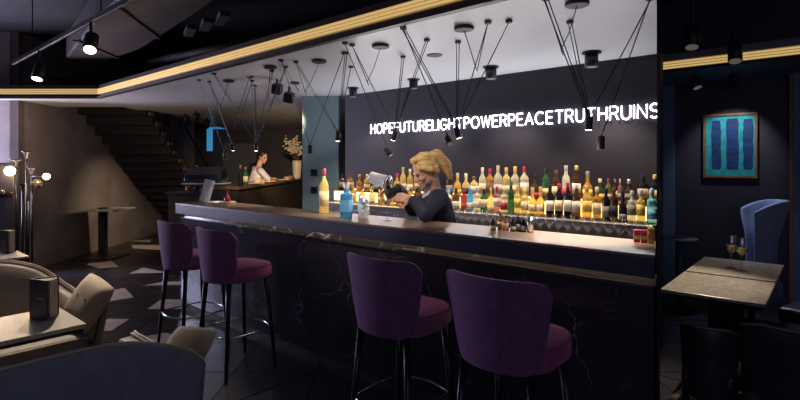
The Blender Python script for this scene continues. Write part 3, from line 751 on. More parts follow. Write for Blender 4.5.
# ------------------------------------------------------------------ loveseats, cushions, low tables, menus
def catmull(P, n):
    out = []; P = [tuple(p) for p in P]; m = len(P)
    for i in range(n):
        t = i/(n-1)*(m-1); k = min(int(t), m-2); u = t-k
        p0, p1, p2, p3 = P[max(k-1, 0)], P[k], P[k+1], P[min(k+2, m-1)]
        out.append(tuple(.5*((2*b)+(-a+c)*u+(2*a-5*b+4*c-d)*u*u+(-a+3*b-3*c+d)*u**3) for a, b, c, d in zip(p0, p1, p2, p3)))
    return out
def loveseat(label, loc_, rz, outm, inm, half, f0=.84):
    s = thing('loveseat', label, 'sofa', loc_, rz, 'curved loveseats around the low table')
    full = half+[(x, -y, z) for x, y, z in half[-2::-1]]
    path = catmull(full, 45); outer = []; inner = []; po = []; pi_ = []; pip = []
    for i, (x, y, z) in enumerate(path):
        a = path[max(i-1, 0)]; b = path[min(i+1, 44)]
        t = Vector((b[0]-a[0], b[1]-a[1], 0)).normalized(); nn = Vector((t.y, -t.x, 0))      # left of travel
        cen = Vector((0, 0, 0))
        if nn.dot(Vector((-.0-x, -y, 0))) < 0: nn = -nn
        ro, ri, qo, qi = [], [], [], []
        for j in range(6):
            v = j/5; zz = .15+(z-.15)*v; fl = f0+(1-f0)*v**.7
            p = Vector((x*fl if x < 0 else x, y*fl, zz))
            ro.append(p); ri.append(p+nn*.03)
            z2 = .36+(z-.018-.36)*v; fl2 = f0+(1-f0)*((z2-.15)/(z-.15))**.7
            p2 = Vector((x*fl2 if x < 0 else x-.012, y*fl2, z2))
            bulge = .055+.03*sin(pi*v)
            qo.append(p2+nn*.032); qi.append(p2+nn*(.032+bulge))
        outer.append(ro); inner.append(ri); po.append(qo); pi_.append(qi); pip.append(ro[-1]+nn*.016+Vector((0, 0, .004)))
    sh = MB().shell(outer, inner).build('shell', outm, s, True, bevel=.008)
    MB().shell(po, pi_).build('back_pad', inm, s, True, bevel=.015)
    front = [outer[0][k]+Vector((.004, 0, 0)) for k in range(5, -1, -1)]; back = [outer[-1][k]+Vector((.004, 0, 0)) for k in range(6)]
    MB().tube(front[::-1]+pip[1:-1]+back[::-1], .007, 6).build('piping', CREAM, sh, True)
    seat = MB().prism([(.42,.60),(.42,-.60),(-.30,-.55),(-.38,-.40),(-.38,.40),(-.30,.55)], .24, .42).build('seat_cushion', inm, s, True, bevel=.035, segs=3)
    MB().tube([(.425,.59,.405),(.425,-.59,.405)], .006, 6).build('seat_piping', CREAM, seat, True)
    MB().prism([(.36,.56),(.36,-.56),(-.30,-.52),(-.36,-.36),(-.36,.36),(-.30,.52)], .10, .238).build('base', outm, s)
    for sx in (-.28, .30):
        for sy in (-.45, .45): MB().tube([(sx, sy, .10), (sx*1.05, sy*1.05, 0)], [.02, .013], 8).build('leg', LEGM, s, True)
    return s
loveseat('taupe leather loveseat with pale piping facing the low table', (-4.0, .50, 0), 0, LEATHER, LEATHER,
         [(.40,.72,.60),(.16,.745,.575),(-.10,.735,.565),(-.30,.675,.62),(-.415,.52,.755),(-.455,.27,.835),(-.465,0,.85)])
loveseat('slate leather loveseat seen from its curved back', (-2.64, .45, 0), pi, LEATHO, LEATHER,
         [(.40,.72,.54),(.10,.735,.53),(-.25,.735,.54),(-.43,.715,.58),(-.47,.60,.675),(-.475,.34,.77),(-.475,0,.785)], .95)
def cushion(label, c, rot, w, h_, t, roll=0):
    P = []; n = 9
    o = thing('cushion', label, 'cushion', c); M = Euler(rot).to_matrix().to_4x4() @ Matrix.Rotation(roll, 4, 'Z')
    top = []; bot = []
    for i in range(n):
        a, b = [], []
        for j in range(n):
            u = -1+2*i/(n-1); v = -1+2*j/(n-1)
            e = (max(0, 1-abs(u)**3.2)*max(0, 1-abs(v)**3.2))**.45
            rx = u*(1-.05*(v*v))*w/2; ry = v*(1-.05*u*u)*h_/2
            a.append(M @ Vector((rx, ry, t/2*e+.004))); b.append(M @ Vector((rx, ry, -t/2*e-.004)))
        top.append(a); bot.append(b)
    k = MB().shell(top, bot).build('cover', CREAM, o, True, sub=1)
    for u in ((-.28, .28) if roll else ()):
        p = M @ Vector((u*w/2, .05*h_, t/2-.004)); MB().ball(p, .011, 8, 6).build('button', LEGM, o, True)
    return o
c = onf(88, 302, 3.30)
# local z of a cushion is its face normal
cushion('cream cushion with two buttons leaning on the taupe loveseat arm', c, Euler((radians(62), 0, radians(18))), .33, .33, .12, -.28)
c = onf(186, 349, 2.46)
cushion('cream cushion peeking over the slate loveseat arm', c, Euler((radians(38), 0, radians(25))), .25, .25, .11)

def low_table(label, x0, x1, y0, y1, z, group='low marble tables between loveseats'):
    cx_, cy_ = (x0+x1)/2, (y0+y1)/2
    t = thing('low_table', label, 'table', (cx_, cy_, 0), 0, group)
    hx, hy = (x1-x0)/2, (y1-y0)/2
    MB().box((-hx,-hy,z-.022), (hx,hy,z)).build('table_top', MARBL, t, bevel=.003)
    MB().box((-hx+.01,-hy+.01,z-.04), (hx-.01,hy-.01,z-.0225)).build('apron', LEGM, t)
    MB().tube([(-.10,0,.02),(-.10,0,z-.04)], .035, 14).build('pedestal', LEGM, t, True)
    MB().lathe([(.001,0),(.16,0),(.16,.012),(.05,.02),(.001,.02)], 24, c=(-.10,0,0)).build('base', LEGM, t)
    return t
low_table('pale marble low table with a black menu between the loveseats', -3.30, -2.84, -.05, .86, .70)
low_table('pale marble low table with a black menu behind the taupe loveseat', -5.85, -5.33, .25, 1.17, .70)
def menu(label, p, rz, spread=.5, w=.125, h_=.205):
    t = thing('menu_book', label, 'menu', p, rz, 'black standing menus')
    M1 = Matrix.Rotation(spread, 4, 'Z'); M2 = Matrix.Rotation(-spread, 4, 'Z')
    for M in (M1, M2):
        MB().box((0,-.003,0), (w,.003,h_), M).build('cover', BOOKC, t)
    for k, a in enumerate((-.22, -.1, .02, .14, .26)):
        MB().box((.004,-.004,.006), (w-.006,.004,h_-.006), Matrix.Rotation(a*spread/.42, 4, 'Z')).build('page_block', PAPER, t)
    cv = t.children[1]
    MB().box((w*.42,-.0038,h_*.52), (w*.80,-.0031,h_*.54), M2).build('gold_mark', GOLDINK, cv)
    return t
p = onz(30, 318, .7005)
menu('black standing menu with cream pages on the table between the loveseats', (p.x, p.y, .7005), TH+.17)
p = onz(-1, 252.5, .7005)
menu('black standing menu on the table behind the taupe loveseat', (p.x, p.y, .7005), TH+.1)

# tall pedestal table by the stair wall
b = onz(103, 257, 0); t = thing('pedestal_table', 'dark pedestal table with pale top before the stair wall', 'table', (b.x, b.y, 0), TH)
MB().box((-.36,-.33,.765), (.36,.33,.79)).build('table_top', MARBP, t, bevel=.004)
MB().box((-.05,-.05,.02), (.05,.05,.764)).build('column', BLACK, t)
MB().box((-.30,-.30,0), (.30,.30,.018)).build('base_plate', BLACK, t)
tag(MB().lathe([(.001,0),(.05,0),(.09,.012),(.088,.015),(.05,.006),(.001,.006)], 18).build('ash_dish', BLACK, None, True, loc=(b.x, b.y, .7905)), 'small black dish on the pedestal table', 'dish')
# dark booth partition
q = rf(-5.6, 6.4); t = thing('booth_partition', 'dark high booth partition beside the floor lamp', 'partition', (*q, 0), TH)
MB().box((-.7,-.05,0), (.66,.05,1.5)).build('panel', BLACK, t, bevel=.01)
MB().box((-.7,-.06,1.501), (.66,.06,1.53)).build('cap_rail', LEGM, t)

# floor lamp with trumpets and globes
LB = rf(-4.92, 6.45)
fl = thing('floor_lamp', 'black multi-stem floor lamp with trumpet tops and glowing globes', 'lamp', (*LB, 0), TH)
MB().lathe([(.001,0),(.19,0),(.19,.015),(.03,.03),(.001,.03)], 24).build('base', LEGM, fl)
def LP(x, y, dF=0): v = onf(x, y, 6.45+dF); Rr = v.x*CT+v.y*ST; return Vector((Rr+4.92, dF, v.z))
for x, y, dF, r in ((26.5,151,0,.04), (16,159.5,-.06,.05), (32,168,.05,.045), (22.5,183,.08,.05), (28.5,200,-.04,0)):
    tp_ = LP(x, y, dF)
    st_ = MB().tube([(tp_.x, tp_.y, .02), (tp_.x, tp_.y, tp_.z-.01)], .012, 10).build('stem', LEGM, fl, True)
    if r: MB().lathe([(.012,-.10),(.018,-.06),(.035,-.025),(r*1.45,0),(r*1.35,0),(.03,-.02),(.008,-.05)], 18, c=tp_).build('trumpet', GOLDINK if 0 else BLACK, fl, True)
for x, y, dF, r, lit in ((10,171,-.1,.062,1), (46.5,176.5,.03,.042,1), (37,183.5,.02,.062,0), (2,193,-.12,.055,0)):
    g = LP(x, y, dF)
    sx = LP(32 if x > 20 else 17, y, dF)
    MB().tube([(sx.x, sx.y, g.z), (g.x, g.y, g.z)], .008, 8).build('arm', LEGM, fl, True)
    o = MB().ball(g, r, 18, 12).build('globe', BULB if lit else SMOKE, fl, True)
    if lit:
        w = Vector((*rf(g.x-4.92, 6.45+g.y-.13), g.z))
        l = point('globe_light', w, 15, (1, .70, .42), .05); M = Matrix.Translation((*LB, 0)) @ Matrix.Rotation(TH, 4, 'Z'); l.parent = fl; l.matrix_parent_inverse = M.inverted()
for x, y in ((26.5,149.5), (32,167)):
    w = onf(x, y, 6.45); l = point('trumpet_light', w+Vector((0,0,.06)), 2.5, (1,.72,.45), .03); M = Matrix.Translation((*LB, 0)) @ Matrix.Rotation(TH, 4, 'Z'); l.parent = fl; l.matrix_parent_inverse = M.inverted()

# ------------------------------------------------------------------ people
def remesh(o, vox, it=4):
    m = o.modifiers.new('remesh', 'REMESH'); m.mode = 'VOXEL'; m.voxel_size = vox; m.use_smooth_shade = True
    s = o.modifiers.new('smooth', 'SMOOTH'); s.factor = .5; s.iterations = it
def basis(fwd, up=(0, 0, 1)):
    f = Vector(fwd).normalized(); u = Vector(up); l = u.cross(f).normalized(); u = f.cross(l)
    return Matrix((f, l, u)).transposed().to_4x4()
def hand(mb, wrist, d, palm_n, curl, side, s=1.0):
    d = Vector(d).normalized(); pn_ = Vector(palm_n).normalized(); pn_ = (pn_-d*pn_.dot(d)).normalized(); w = d.cross(pn_).normalized()*side
    c = wrist+d*.045*s
    mb.capsule(wrist, .021*s, wrist+d*.03*s, .024*s)
    for k in (-1, -.33, .33, 1): mb.capsule(wrist+d*.02*s+w*k*.016*s, .014*s, wrist+d*.085*s+w*k*.029*s, .0115*s, 8)
    for k, L in ((-1,.060), (-.33,.075), (.33,.080), (1,.070)):
        p = wrist+d*.088*s+w*k*.030*s; a = 0; seg = [L*.45, L*.32, L*.28]; dd = d.copy()
        for q, sl in enumerate(seg):
            a += curl*(.6 if q == 0 else .5); dd = d*cos(a)+pn_*sin(a); p2 = p+dd*sl*s
            mb.capsule(p, (.0098-.0009*q)*s, p2, (.0092-.001*q)*s, 8); p = p2
    p = wrist+d*.025*s+w*.025*s; dd = (d*.6+w*.8+pn_*.25).normalized(); p2 = p+dd*.045*s
    mb.capsule(p, .013*s, p2, .0105*s, 8); d3 = (d*.85+w*.2+pn_*.55).normalized(); mb.capsule(p2, .0105*s, p2+d3*.04*s, .0085*s, 8)
def person(label, base, J, mats, s=1.0, vox=.006, long_hair=True):
    base = Vector(base); t = thing('person', label, 'person', base)
    L = {k: Vector(v)-base for k, v in J.items() if k not in ('face', 'lhd', 'rhd', 'lhn', 'rhn', 'curl')}
    H = Matrix.Translation(L['head']) @ basis(J['face']) @ Matrix.Scale(s, 4); h3 = lambda x, y, z: H @ Vector((x, y, z))
    R3 = basis(J['face'])
    b = MB()
    b.ball((0,0,0), (1,1,1), 16, 12, M=H @ Matrix.Translation((-.012,0,.028)) @ Matrix.Diagonal((.092,.074,.088,1)))
    b.ball((0,0,0), (1,1,1), 14, 10, M=H @ Matrix.Translation((.022,0,-.035)) @ Matrix.Diagonal((.062,.056,.080,1)))
    b.capsule(h3(.070,0,-.095), .022*s, h3(.062,0,-.080), .030*s)            # chin
    b.capsule(h3(.082,0,.012), .009*s, h3(.104,0,-.028), .0125*s, 8)          # nose
    for y in (-.009, .009): b.ball(h3(.096,y,-.031), .0085*s, 8, 6)
    b.capsule(h3(.084,-.018,-.058), .008*s, h3(.084,.018,-.058), .008*s, 8)   # lips ridge
    for y in (-1, 1):
        b.capsule(h3(.078,.014*y,.022), .009*s, h3(.070,.045*y,.020), .008*s, 8) # brow
        b.ball(h3(.055,.040*y,-.025), .026*s, 10, 8)                           # cheeks
        b.capsule(h3(-.012,.074*y,.012), .010*s, h3(-.008,.076*y,-.022), .008*s, 8) # ears
    b.capsule(h3(-.02,0,-.07), .050*s, L['neck'], .054*s)
    ch = (L['lsh']+L['rsh'])/2
    for sh in ('lsh', 'rsh'): b.capsule(ch.lerp(L['neck'], .4), .05*s, L[sh], .048*s)
    b.capsule(ch-Vector((0,0,.10))*s, .115*s, L['pelvis']+Vector((0,0,.08))*s, .115*s); b.capsule(ch, .08*s, ch-Vector((0,0,.12))*s, .11*s)
    b.ball(L['pelvis'], (.15*s, .13*s, .12*s))
    for q in 'lr':
        b.capsule(L[q+'sh'], .046*s, L[q+'el'], .036*s); b.capsule(L[q+'el'], .036*s, L[q+'wr'], .024*s)
        hand(b, L[q+'wr'], J[q+'hd'], J[q+'hn'], J['curl'], 1 if q == 'l' else -1, s)
        side = (L[q+'sh']-ch).normalized(); side.z = 0
        hip = L['pelvis']+side*.085*s-Vector((0,0,.04))*s; knee = Vector((hip.x+side.x*.02, hip.y+side.y*.02, .48*s)); ank = Vector((knee.x, knee.y, .09*s))
        b.capsule(hip, .085*s, knee, .058*s); b.capsule(knee, .056*s, ank, .038*s)
        fd = Vector(J['face']); fd.z = 0; fd.normalize(); b.capsule(ank-Vector((0,0,.045))*s, .04*s, ank+fd*.13*s-Vector((0,0,.057))*s, .032*s)
    body = b.build('body', mats['skin'], t, True); remesh(body, vox, 3)
    # jacket, trousers
    j = MB()
    for sh in ('lsh', 'rsh'): j.capsule(ch.lerp(L['neck'], .25)-Vector((0,0,.015)), .062*s, L[sh], .066*s)
    j.capsule(ch-Vector((0,0,.08))*s, .135*s, L['pelvis']+Vector((0,0,.02))*s, .135*s); j.capsule(ch-Vector((0,0,.03)), .10*s, ch-Vector((0,0,.14))*s, .135*s)
    for q in 'lr':
        j.capsule(L[q+'sh'], .064*s, L[q+'el'], .054*s); j.capsule(L[q+'el'], .054*s, L[q+'el'].lerp(L[q+'wr'], .86), .042*s)
    remesh(j.build('jacket', mats['coat'], t, True), vox*1.3, 6)
    tr_ = MB()
    tr_.ball(L['pelvis']-Vector((0,0,.03)), (.16*s,.145*s,.13*s))
    for q in 'lr':
        side = (L[q+'sh']-ch).normalized(); side.z = 0
        hip = L['pelvis']+side*.085*s-Vector((0,0,.04))*s; knee = Vector((hip.x+side.x*.02, hip.y+side.y*.02, .48*s)); ank = Vector((knee.x, knee.y, .10*s))
        tr_.capsule(hip, .095*s, knee, .07*s); tr_.capsule(knee, .068*s, ank, .055*s)
    remesh(tr_.build('trousers', mats['trousers'], t, True), .012, 4)
    if 'shirt' in mats:
        fd = Vector(J['face']); fd.z = 0; fd.normalize()
        sh_ = MB(); a = L['neck']+fd*.045*s-Vector((0,0,.01)); sh_.capsule(a, .038*s, ch+fd*.085*s-Vector((0,0,.17))*s, .058*s)
        remesh(sh_.build('shirt', mats['shirt'], t, True), vox, 3)
    hr = MB()
    hr.ball((0,0,0), (1,1,1), 18, 12, M=H @ Matrix.Translation((-.026,0,.040)) @ Matrix.Diagonal((.094,.086,.092,1)))
    hr.ball((0,0,0), (1,1,1), 14, 10, M=H @ Matrix.Translation((-.055,0,-.005)) @ Matrix.Diagonal((.062,.078,.080,1)))
    if long_hair:
        hr.capsule(h3(.035,.03,.108), .026*s, h3(-.05,.05,.095), .04*s); hr.capsule(h3(.03,-.035,.106), .026*s, h3(-.05,-.05,.095), .04*s)
        hr.capsule(h3(.040,.070,.050), .018*s, h3(-.02,.080,.0), .022*s)
        hr.capsule(h3(-.10,0,.075), .034*s, h3(-.145,0,.060), .040*s); hr.capsule(h3(-.145,0,.060), .042*s, h3(-.165,0,-.04), .045*s); hr.capsule(h3(-.165,0,-.04), .045*s, h3(-.150,0,-.15), .018*s)
    remesh(hr.build('hair', mats['hair'], t, True), .006, 3)
    for y in (-1, 1):
        MB().ball(h3(.073,.030*y,.002), .0105*s, 10, 8).build('eye', mat('eye_dark', (.05,.035,.03), .2, var=.1), t, True)
        MB().capsule(h3(.083,.016*y,.024), .004*s, h3(.073,.046*y,.022), .003*s, 6).build('eyebrow', mats['hair'], t, True)
    MB().capsule(h3(.091,-.014,-.060), .0055*s, h3(.091,.014,-.060), .0055*s, 8).build('lips', mat('lips', (.42,.12,.11), .4, var=.05), t, True)
    return t
camF = Vector((-ST, CT, 0)); camR = Vector((CT, ST, 0)); UP = Vector((0, 0, 1))
face = (-camR*.88-camF*.25-UP*.55)
J = dict(head=onf(425,171,3.72), neck=onf(434,190,3.79), lsh=onf(440,197,3.65), rsh=onf(431,196,3.97), lel=onf(425,214,3.47), rel=onf(413,210,3.92),
         lwr=onf(412,199,3.55), rwr=onf(400,190,3.74), pelvis=onf(442,240,3.98), face=face, lhd=(-camR+UP*.12+camF*.25), rhd=(-camR+UP*.10-camF*.12),
         lhn=(-UP*.45+camF*.9), rhn=(-UP*.8-camF*.5), curl=.75)
J['pelvis'].z = .96
person('blond bartender in a navy blazer leaning over to pour a cocktail', (J['pelvis'].x, J['pelvis'].y, 0), J, dict(skin=SKIN, coat=BLAZER, trousers=TROUS, hair=HAIR, shirt=SHIRT))
# shaker tins in her hands
def tin(label, a, b, r0, r1, m, name):
    a = Vector(a); b = Vector(b); L_ = (b-a).length; q = (b-a).to_track_quat('Z', 'Y').to_matrix().to_4x4()
    t = thing(name, label, 'shaker', a)
    MB().lathe([(.001,0),(r0,0),(r0*1.02,.01),(r1,L_-.012),(r1*1.05,L_-.006),(r1*1.05,L_),(r1*.95,L_),(r0*.9,.02),(.001,.02)], 22, M=q).build('tin_body', m, t, True)
    MB().lathe([(r1*1.04,L_-.016),(r1*1.07,L_-.012),(r1*1.07,L_-.004),(r1*1.04,L_)], 22, M=q).build('rim', STEEL, t, True)
tin('bright steel shaker tin tipped sideways in the bartender hand', onf(371,177,3.68), onf(389,183,3.60), .040, .050, mat('polished_steel', (.85,.85,.86), .3, .6, var=.04), 'shaker_tin')
tin('dark shaker tin held low above the cocktail glass', onf(387,195,3.60), onf(401,189,3.66), .034, .046, mat('gunmetal', (.06,.06,.075), .3, .8, var=.08), 'mixing_tin')

# ------------------------------------------------------------------ kitchen pass with chef
kp = thing('kitchen_pass', 'dark kitchen pass counter with a warm lit top behind the column', 'counter', (*rf(-2.45, 8.8), 0), TH)
KB = lambda Ra, Rb, Fa, Fb: ((Ra+2.45, Fa-8.8), (Rb+2.45, Fb-8.8))
def kbox(name, Ra, Rb, Fa, Fb, za, zb, m, par):
    a, b = KB(Ra, Rb, Fa, Fb); return MB().box((a[0], a[1], za), (b[0], b[1], zb)).build(name, m, par)
kbox('counter_body', -2.66, -2.20, 6.75, 11.2, 0, 1.165, WOODD, kp)
kbox('counter_top', -2.70, -2.17, 6.72, 11.22, 1.166, 1.20, mat('walnut_top', (.16,.09,.05), .35, var=.2, vscale=8), kp)
kbox('side_body', -3.15, -2.67, 6.75, 7.35, 0, 1.10, WOODD, kp)
kbox('side_top', -3.18, -2.71, 6.72, 7.38, 1.101, 1.13, BLACK, kp)
q = rf(-2.75, 7.05)
t = thing('display_warmer', 'glossy black domed countertop warmer with a glass shelf edge', 'warmer', (*q, 1.2), TH)
pr = [(.17*cos(radians(a)), .17*sin(radians(a))*1.35+.05) for a in range(0, 181, 15)]
M = Matrix.Rotation(pi/2, 4, 'Y')
mb = MB(); n_ = len(pr); vs = [(-.26, y, z) for y, z in pr]+[(.26, y, z) for y, z in pr]
mb.add(vs, [(i, i+1, i+1+n_, i+n_) for i in range(n_-1)]+[tuple(range(n_)), tuple(range(n_, 2*n_)), (0, n_, 2*n_-1, n_-1)])
mb.build('dome', GLOSSB, t, bevel=.04, segs=4)
MB().box((-.27,-.19,.035), (.29,.19,.046)).build('glass_shelf', mat('lit_glass_edge', (.55,.65,.7), .15, var=.03), t)
MB().box((-.25,-.17,0), (.0,.17,.034)).build('foot', BLACK, t)
for i, (x, y, F, hh, g_, tx) in enumerate(((240.5,186,7.1,.30,'black','black wine bottle on the pass closest to the warmer'), (245.5,185.5,7.2,.27,'green','dark green wine bottle on the pass before the chef'),
        (196.5,178,7.28,.36,'brown','brown bottle with tan cap standing behind the warmer'), (188,178,7.28,.31,'amber','amber bottle with tan cap standing behind the warmer'))):
    v = onf(x, y, F); z = 1.2005 if i < 2 else 1.1305
    bottle('wine', g_, 'cream' if i == 1 else None, 'tan' if i > 1 else 'brown', (v.x, v.y, z), hh, .037, tx, 'bottles on the kitchen pass')
pl = MB().lathe([(.001,0),(.07,0),(.13,.02),(.13,.025),(.07,.008),(.001,.008)], 20).mesh('plate'); pl.materials.append(CERAM)
for x, F, tx in ((253,7.6,'pale plate on the pass beside the dark bottles'), (268,8.5,'pale plate on the pass in front of the chef'), (282,9.4,'pale plate on the pass toward the vase')):
    v = onf(x, 180, F); z = 1.1305 if x < 220 else 1.2005
    tag(put('plate', pl, (v.x, v.y, z), None), tx, 'plate', 'plates on the pass')
bw = MB().lathe([(.001,0),(.04,0),(.075,.06),(.07,.06),(.035,.008),(.001,.008)], 18).mesh('bowl')
for i, (x, F, c) in enumerate(((262,8.1,(.45,.30,.18)), (274,8.9,(.30,.10,.06)), (287,9.8,(.55,.42,.3)), (290.5,10.2,(.25,.13,.08)), (258,7.85,(.6,.5,.4)))):
    v = onf(x, 180, F); o = put('bowl', bw.copy(), (v.x, v.y, 1.2005), None); o.data.materials.append(mat(f'bowl_glaze_{i}', c, .4, var=.15))
    tag(o, ['tan bowl on the pass in front of the chef', 'red-brown bowl on the pass', 'beige bowl on the pass near the vase', 'dark brown bowl at the foot of the vase', 'pale bowl on the pass next to the bottles'][i], 'bowl', 'bowls on the pass')
    MB().ball((0,0,.05), (.055,.055,.03), 10, 6).build('food', mat(f'food_{i}', (.30+.05*i,.14+.04*i,.05), .7, var=.4, vscale=40), o, True)
v = onf(297, 178, 10.9); vb = (v.x, v.y, 1.2005)
t = thing('vase', 'tall ivory vase at the far end of the pass', 'vase', vb)
MB().lathe([(.001,0),(.07,0),(.085,.05),(.10,.25),(.105,.38),(.095,.40),(.09,.38),(.001,.30)], 20).build('vase_body', CERAM, t, True)
t = thing('blossom_branches', 'branches of cream blossom standing in the ivory vase', 'flowers', (vb[0], vb[1], 1.2005+.31))
tw = MB(); bls = MB(); rnd = random.Random(3)
for k in range(15):
    tx_, tz = rnd.uniform(-.34, .20), rnd.uniform(.25, .62); ty_ = rnd.uniform(-.2, .2)
    tip = camR*tx_+camF*ty_+UP*tz; mid = tip*.5+UP*.06
    tw.tube([(0,0,0), mid, tip], [.007,.005,.003], 5)
    for q in range(9):
        p_ = mid.lerp(tip, q/8)+Vector((rnd.uniform(-.05,.05), rnd.uniform(-.05,.05), rnd.uniform(-.04,.05)))
        rr = rnd.uniform(.018,.034); bls.ball(p_, (rr, rr, rr*.7), 6, 4)
tw.build('twigs', TWIG, t, True); o = bls.build('blossoms', BLOSSOM, t, True); o['kind'] = 'stuff'
J = dict(head=onf(263,157,10.0), neck=onf(259,166,10.0), lsh=onf(261,171,9.8), rsh=onf(255,169,10.15), lel=onf(269,180,9.75), rel=onf(264,180,10.1), lwr=onf(280,181.5,9.75), rwr=onf(277,182,10.0),
         pelvis=onf(252,200,10.1), face=(camR*.8-camF*.4-UP*.4), lhd=(camR-UP*.2), rhd=(camR-UP*.2), lhn=(-UP), rhn=(-UP), curl=.5)
J['pelvis'].z = .98
person('chef in a white jacket bending over the kitchen pass', (J['pelvis'].x, J['pelvis'].y, 0), J, dict(skin=SKIN, coat=SHIRT, trousers=TROUS, hair=DHAIR), 1.02, .009, False)
# grey door and blue lit niche on the far wall
GREYD = mat('grey_door_paint', (.045,.045,.062), .5, var=.06)
dr = struct(empty('door_1', (*rf(-4.1, 12.74), 0), TH))
MB().box((-.42,-.03,0), (.42,.03,2.05)).build('door_leaf', GREYD, dr, bevel=.005); MB().box((-.36,-.045,1.0), (-.33,-.031,1.2)).build('door_handle', STEEL, dr)
BLUEL = mat('blue_led', (.1,.3,.5), .4, emit=(.04,.28,.60), estr=.55, var=.02)
nb = onf(208, 127, 12.6); ne = onf(213.5, 150, 12.6)
o = thing('niche_light', 'blue glowing light strip on the far wall above the warmer', 'light', (*rf(-4.8, 12.6), 0), TH)
def FL(x, F=12.6): return (x-CX)/FPX*F+4.8
MB().box((FL(207), -.02, 1.5+(HY-151)*12.6/FPX), (FL(212.5), .02, 1.5+(HY-127)*12.6/FPX)).build('upright_strip', BLUEL, o)
MB().box((FL(212.6), -.02, 1.5+(HY-129)*12.6/FPX), (FL(227), .02, 1.5+(HY-127)*12.6/FPX)).build('top_strip', BLUEL, o)
# switches on the teal column
for y, tx in ((172.5, 'black wall switch plate, upper one on the teal column'), (190, 'black wall switch plate, lower one on the teal column')):
    v = onf(314, y, FC-.006); t = thing('wall_switch', tx, 'switch', v, TH); s_ = .045
    MB().box((-s_,-.006,-s_), (s_,.005,s_)).build('plate', BLACK, t, bevel=.003); MB().box((-.02,-.010,-.025), (.02,-.0062,.025)).build('rocker', GLOSSB, t)

# ------------------------------------------------------------------ lounge: mirror reflection rebuilt as real furniture past the end panel
for i, (y0, y1, tx) in enumerate(((3.33, 3.985, 'grey stone square table closest to the end of the bar'), (4.03, 4.74, 'grey stone square table with two wine glasses'))):
    t = thing('square_table', tx, 'table', (-.53, (y0+y1)/2, 0), 0, 'paired stone tables in the lounge'); hy = (y1-y0)/2
    MB().box((-.255,-hy,.725), (.265,hy,.745)).build('table_top', mat('mottled_grey_stone', (.25, .215, .18), .3, var=.5, vscale=34), t, bevel=.003)
    MB().box((-.24,-hy+.02,.70), (.25,hy-.02,.7245)).build('apron', LEGM, t)
    MB().box((-.05,-.05,.02), (.05,.05,.70)).build('column', BLACK, t); MB().box((-.2,-.25,0), (.2,.25,.019)).build('base_plate', BLACK, t)
for x, y, tx in ((731.5, 267.5, 'stemmed glass of white wine, first of the pair on the stone table'), (741.5, 270.5, 'stemmed glass of white wine closer to the table corner')):
    v = onz(x, y, .7455); t = thing('wine_glass', tx, 'glass', v, 0, 'white wine glasses')
    MB().lathe([(.001,0),(.036,0),(.036,.003),(.006,.009),(.004,.03),(.004,.100),(.014,.110),(.034,.135),(.040,.165),(.037,.20),(.031,.235)], 20, open_top=True).build('glass_body', GLASSC, t, True)
    MB().lathe([(.001,.116),(.012,.116),(.031,.138),(.0375,.163),(.001,.163)], 20).build('wine', WINE, t, True)
# painting
pa, pb = ony(703.5, 113.5, YL-.03), ony(757.5, 178, YL-.03)
w_ = pb.x-pa.x; zb, zt_ = 1.365, 2.045; PC = Vector(((pa.x+pb.x)/2, YL-.005, (zb+zt_)/2)); hx, hz = w_/2, (zt_-zb)/2
t = thing('painting', 'framed abstract painting of dark blue upright bars on turquoise', 'painting', PC)
f = .022
for a, b in (((-hx,-.04,-hz), (-hx+f,0,hz)), ((hx-f,-.04,-hz), (hx,0,hz)), ((-hx+f,-.04,hz-f), (hx-f,0,hz)), ((-hx+f,-.04,-hz), (hx-f,0,-hz+f))):
    MB().box(a, b).build('frame_rail', FRAMEW, t)
cv = MB().box((-hx+f,-.022,-hz+f), (hx-f,-.002,hz-f)).build('canvas', mat('turquoise_paint', (.03,.42,.45), .6, var=.25, vscale=14, bump=.2, bscale=50), t)
BARP = mat('ultramarine_paint', (.012,.055,.19), .6, var=.45, vscale=9, stretch=(1,1,3), bump=.2, bscale=50)
iw = 2*(hx-f); rnd = random.Random(5)
for a, b, top in ((.12,.32,.93), (.43,.68,.95), (.77,.97,.93)):
    L_, R_ = [], []
    for k in range(13):
        z = -hz+f+(2*(hz-f))*(.10+(top-.10)*k/12); e = .02 if k in (0, 12) else 0
        L_.append((-hx+f+iw*(a+e+rnd.uniform(-.008,.008)), z)); R_.append((-hx+f+iw*(b-e+rnd.uniform(-.008,.008)), z))
    poly = L_+R_[::-1]; n_ = len(poly)
    vs = [(x, -.0225, z) for x, z in poly]+[(x, -.0238, z) for x, z in poly]
    MB().add(vs, [tuple(range(n_)), tuple(range(n_, 2*n_))]+[(i, (i+1) % n_, (i+1) % n_+n_, i+n_) for i in range(n_)]).build('painted_bar', BARP, cv)
# high-backed wing chair
WF = 4.62; v = onf(755, 240, WF)
WB = mat('blue_grey_wool', (.26,.29,.40), .8, var=.12, vscale=20, bump=.3, bscale=200, sheen=.3)
wc = thing('wing_chair', 'blue-grey high-backed wing chair turned toward the round table', 'armchair', (v.x, v.y, 0), TH+radians(158))
outer, inner = [], []
NU = 17
for i in range(NU):
    a = radians(-105+210*i/(NU-1)); ro, ri = [], []
    for k in range(9):
        vv = k/8; z = .28+(.90)*vv
        rad = .225-.062*sin(pi*min(1, vv*1.15))+.035*max(0, vv-.7)/.3
        zz = z-.10*(max(0, abs(a)/radians(105)-.35)/.65)**2*max(0, vv-.55)/.45
        x = -cos(a)*rad; y = sin(a)*rad
        ro.append(Vector((x, y, zz))); ri.append(Vector((x*.76, y*.76, zz)))
    outer.append(ro); inner.append(ri)
MB().shell(outer, inner).build('wing_back', WB, wc, True, bevel=.012, sub=1)
MB().lathe([(.05,.30),(.24,.30),(.27,.34),(.265,.42),(.22,.45),(.02,.455)], 24, c=(.06,0,0)).build('seat', WB, wc, True)
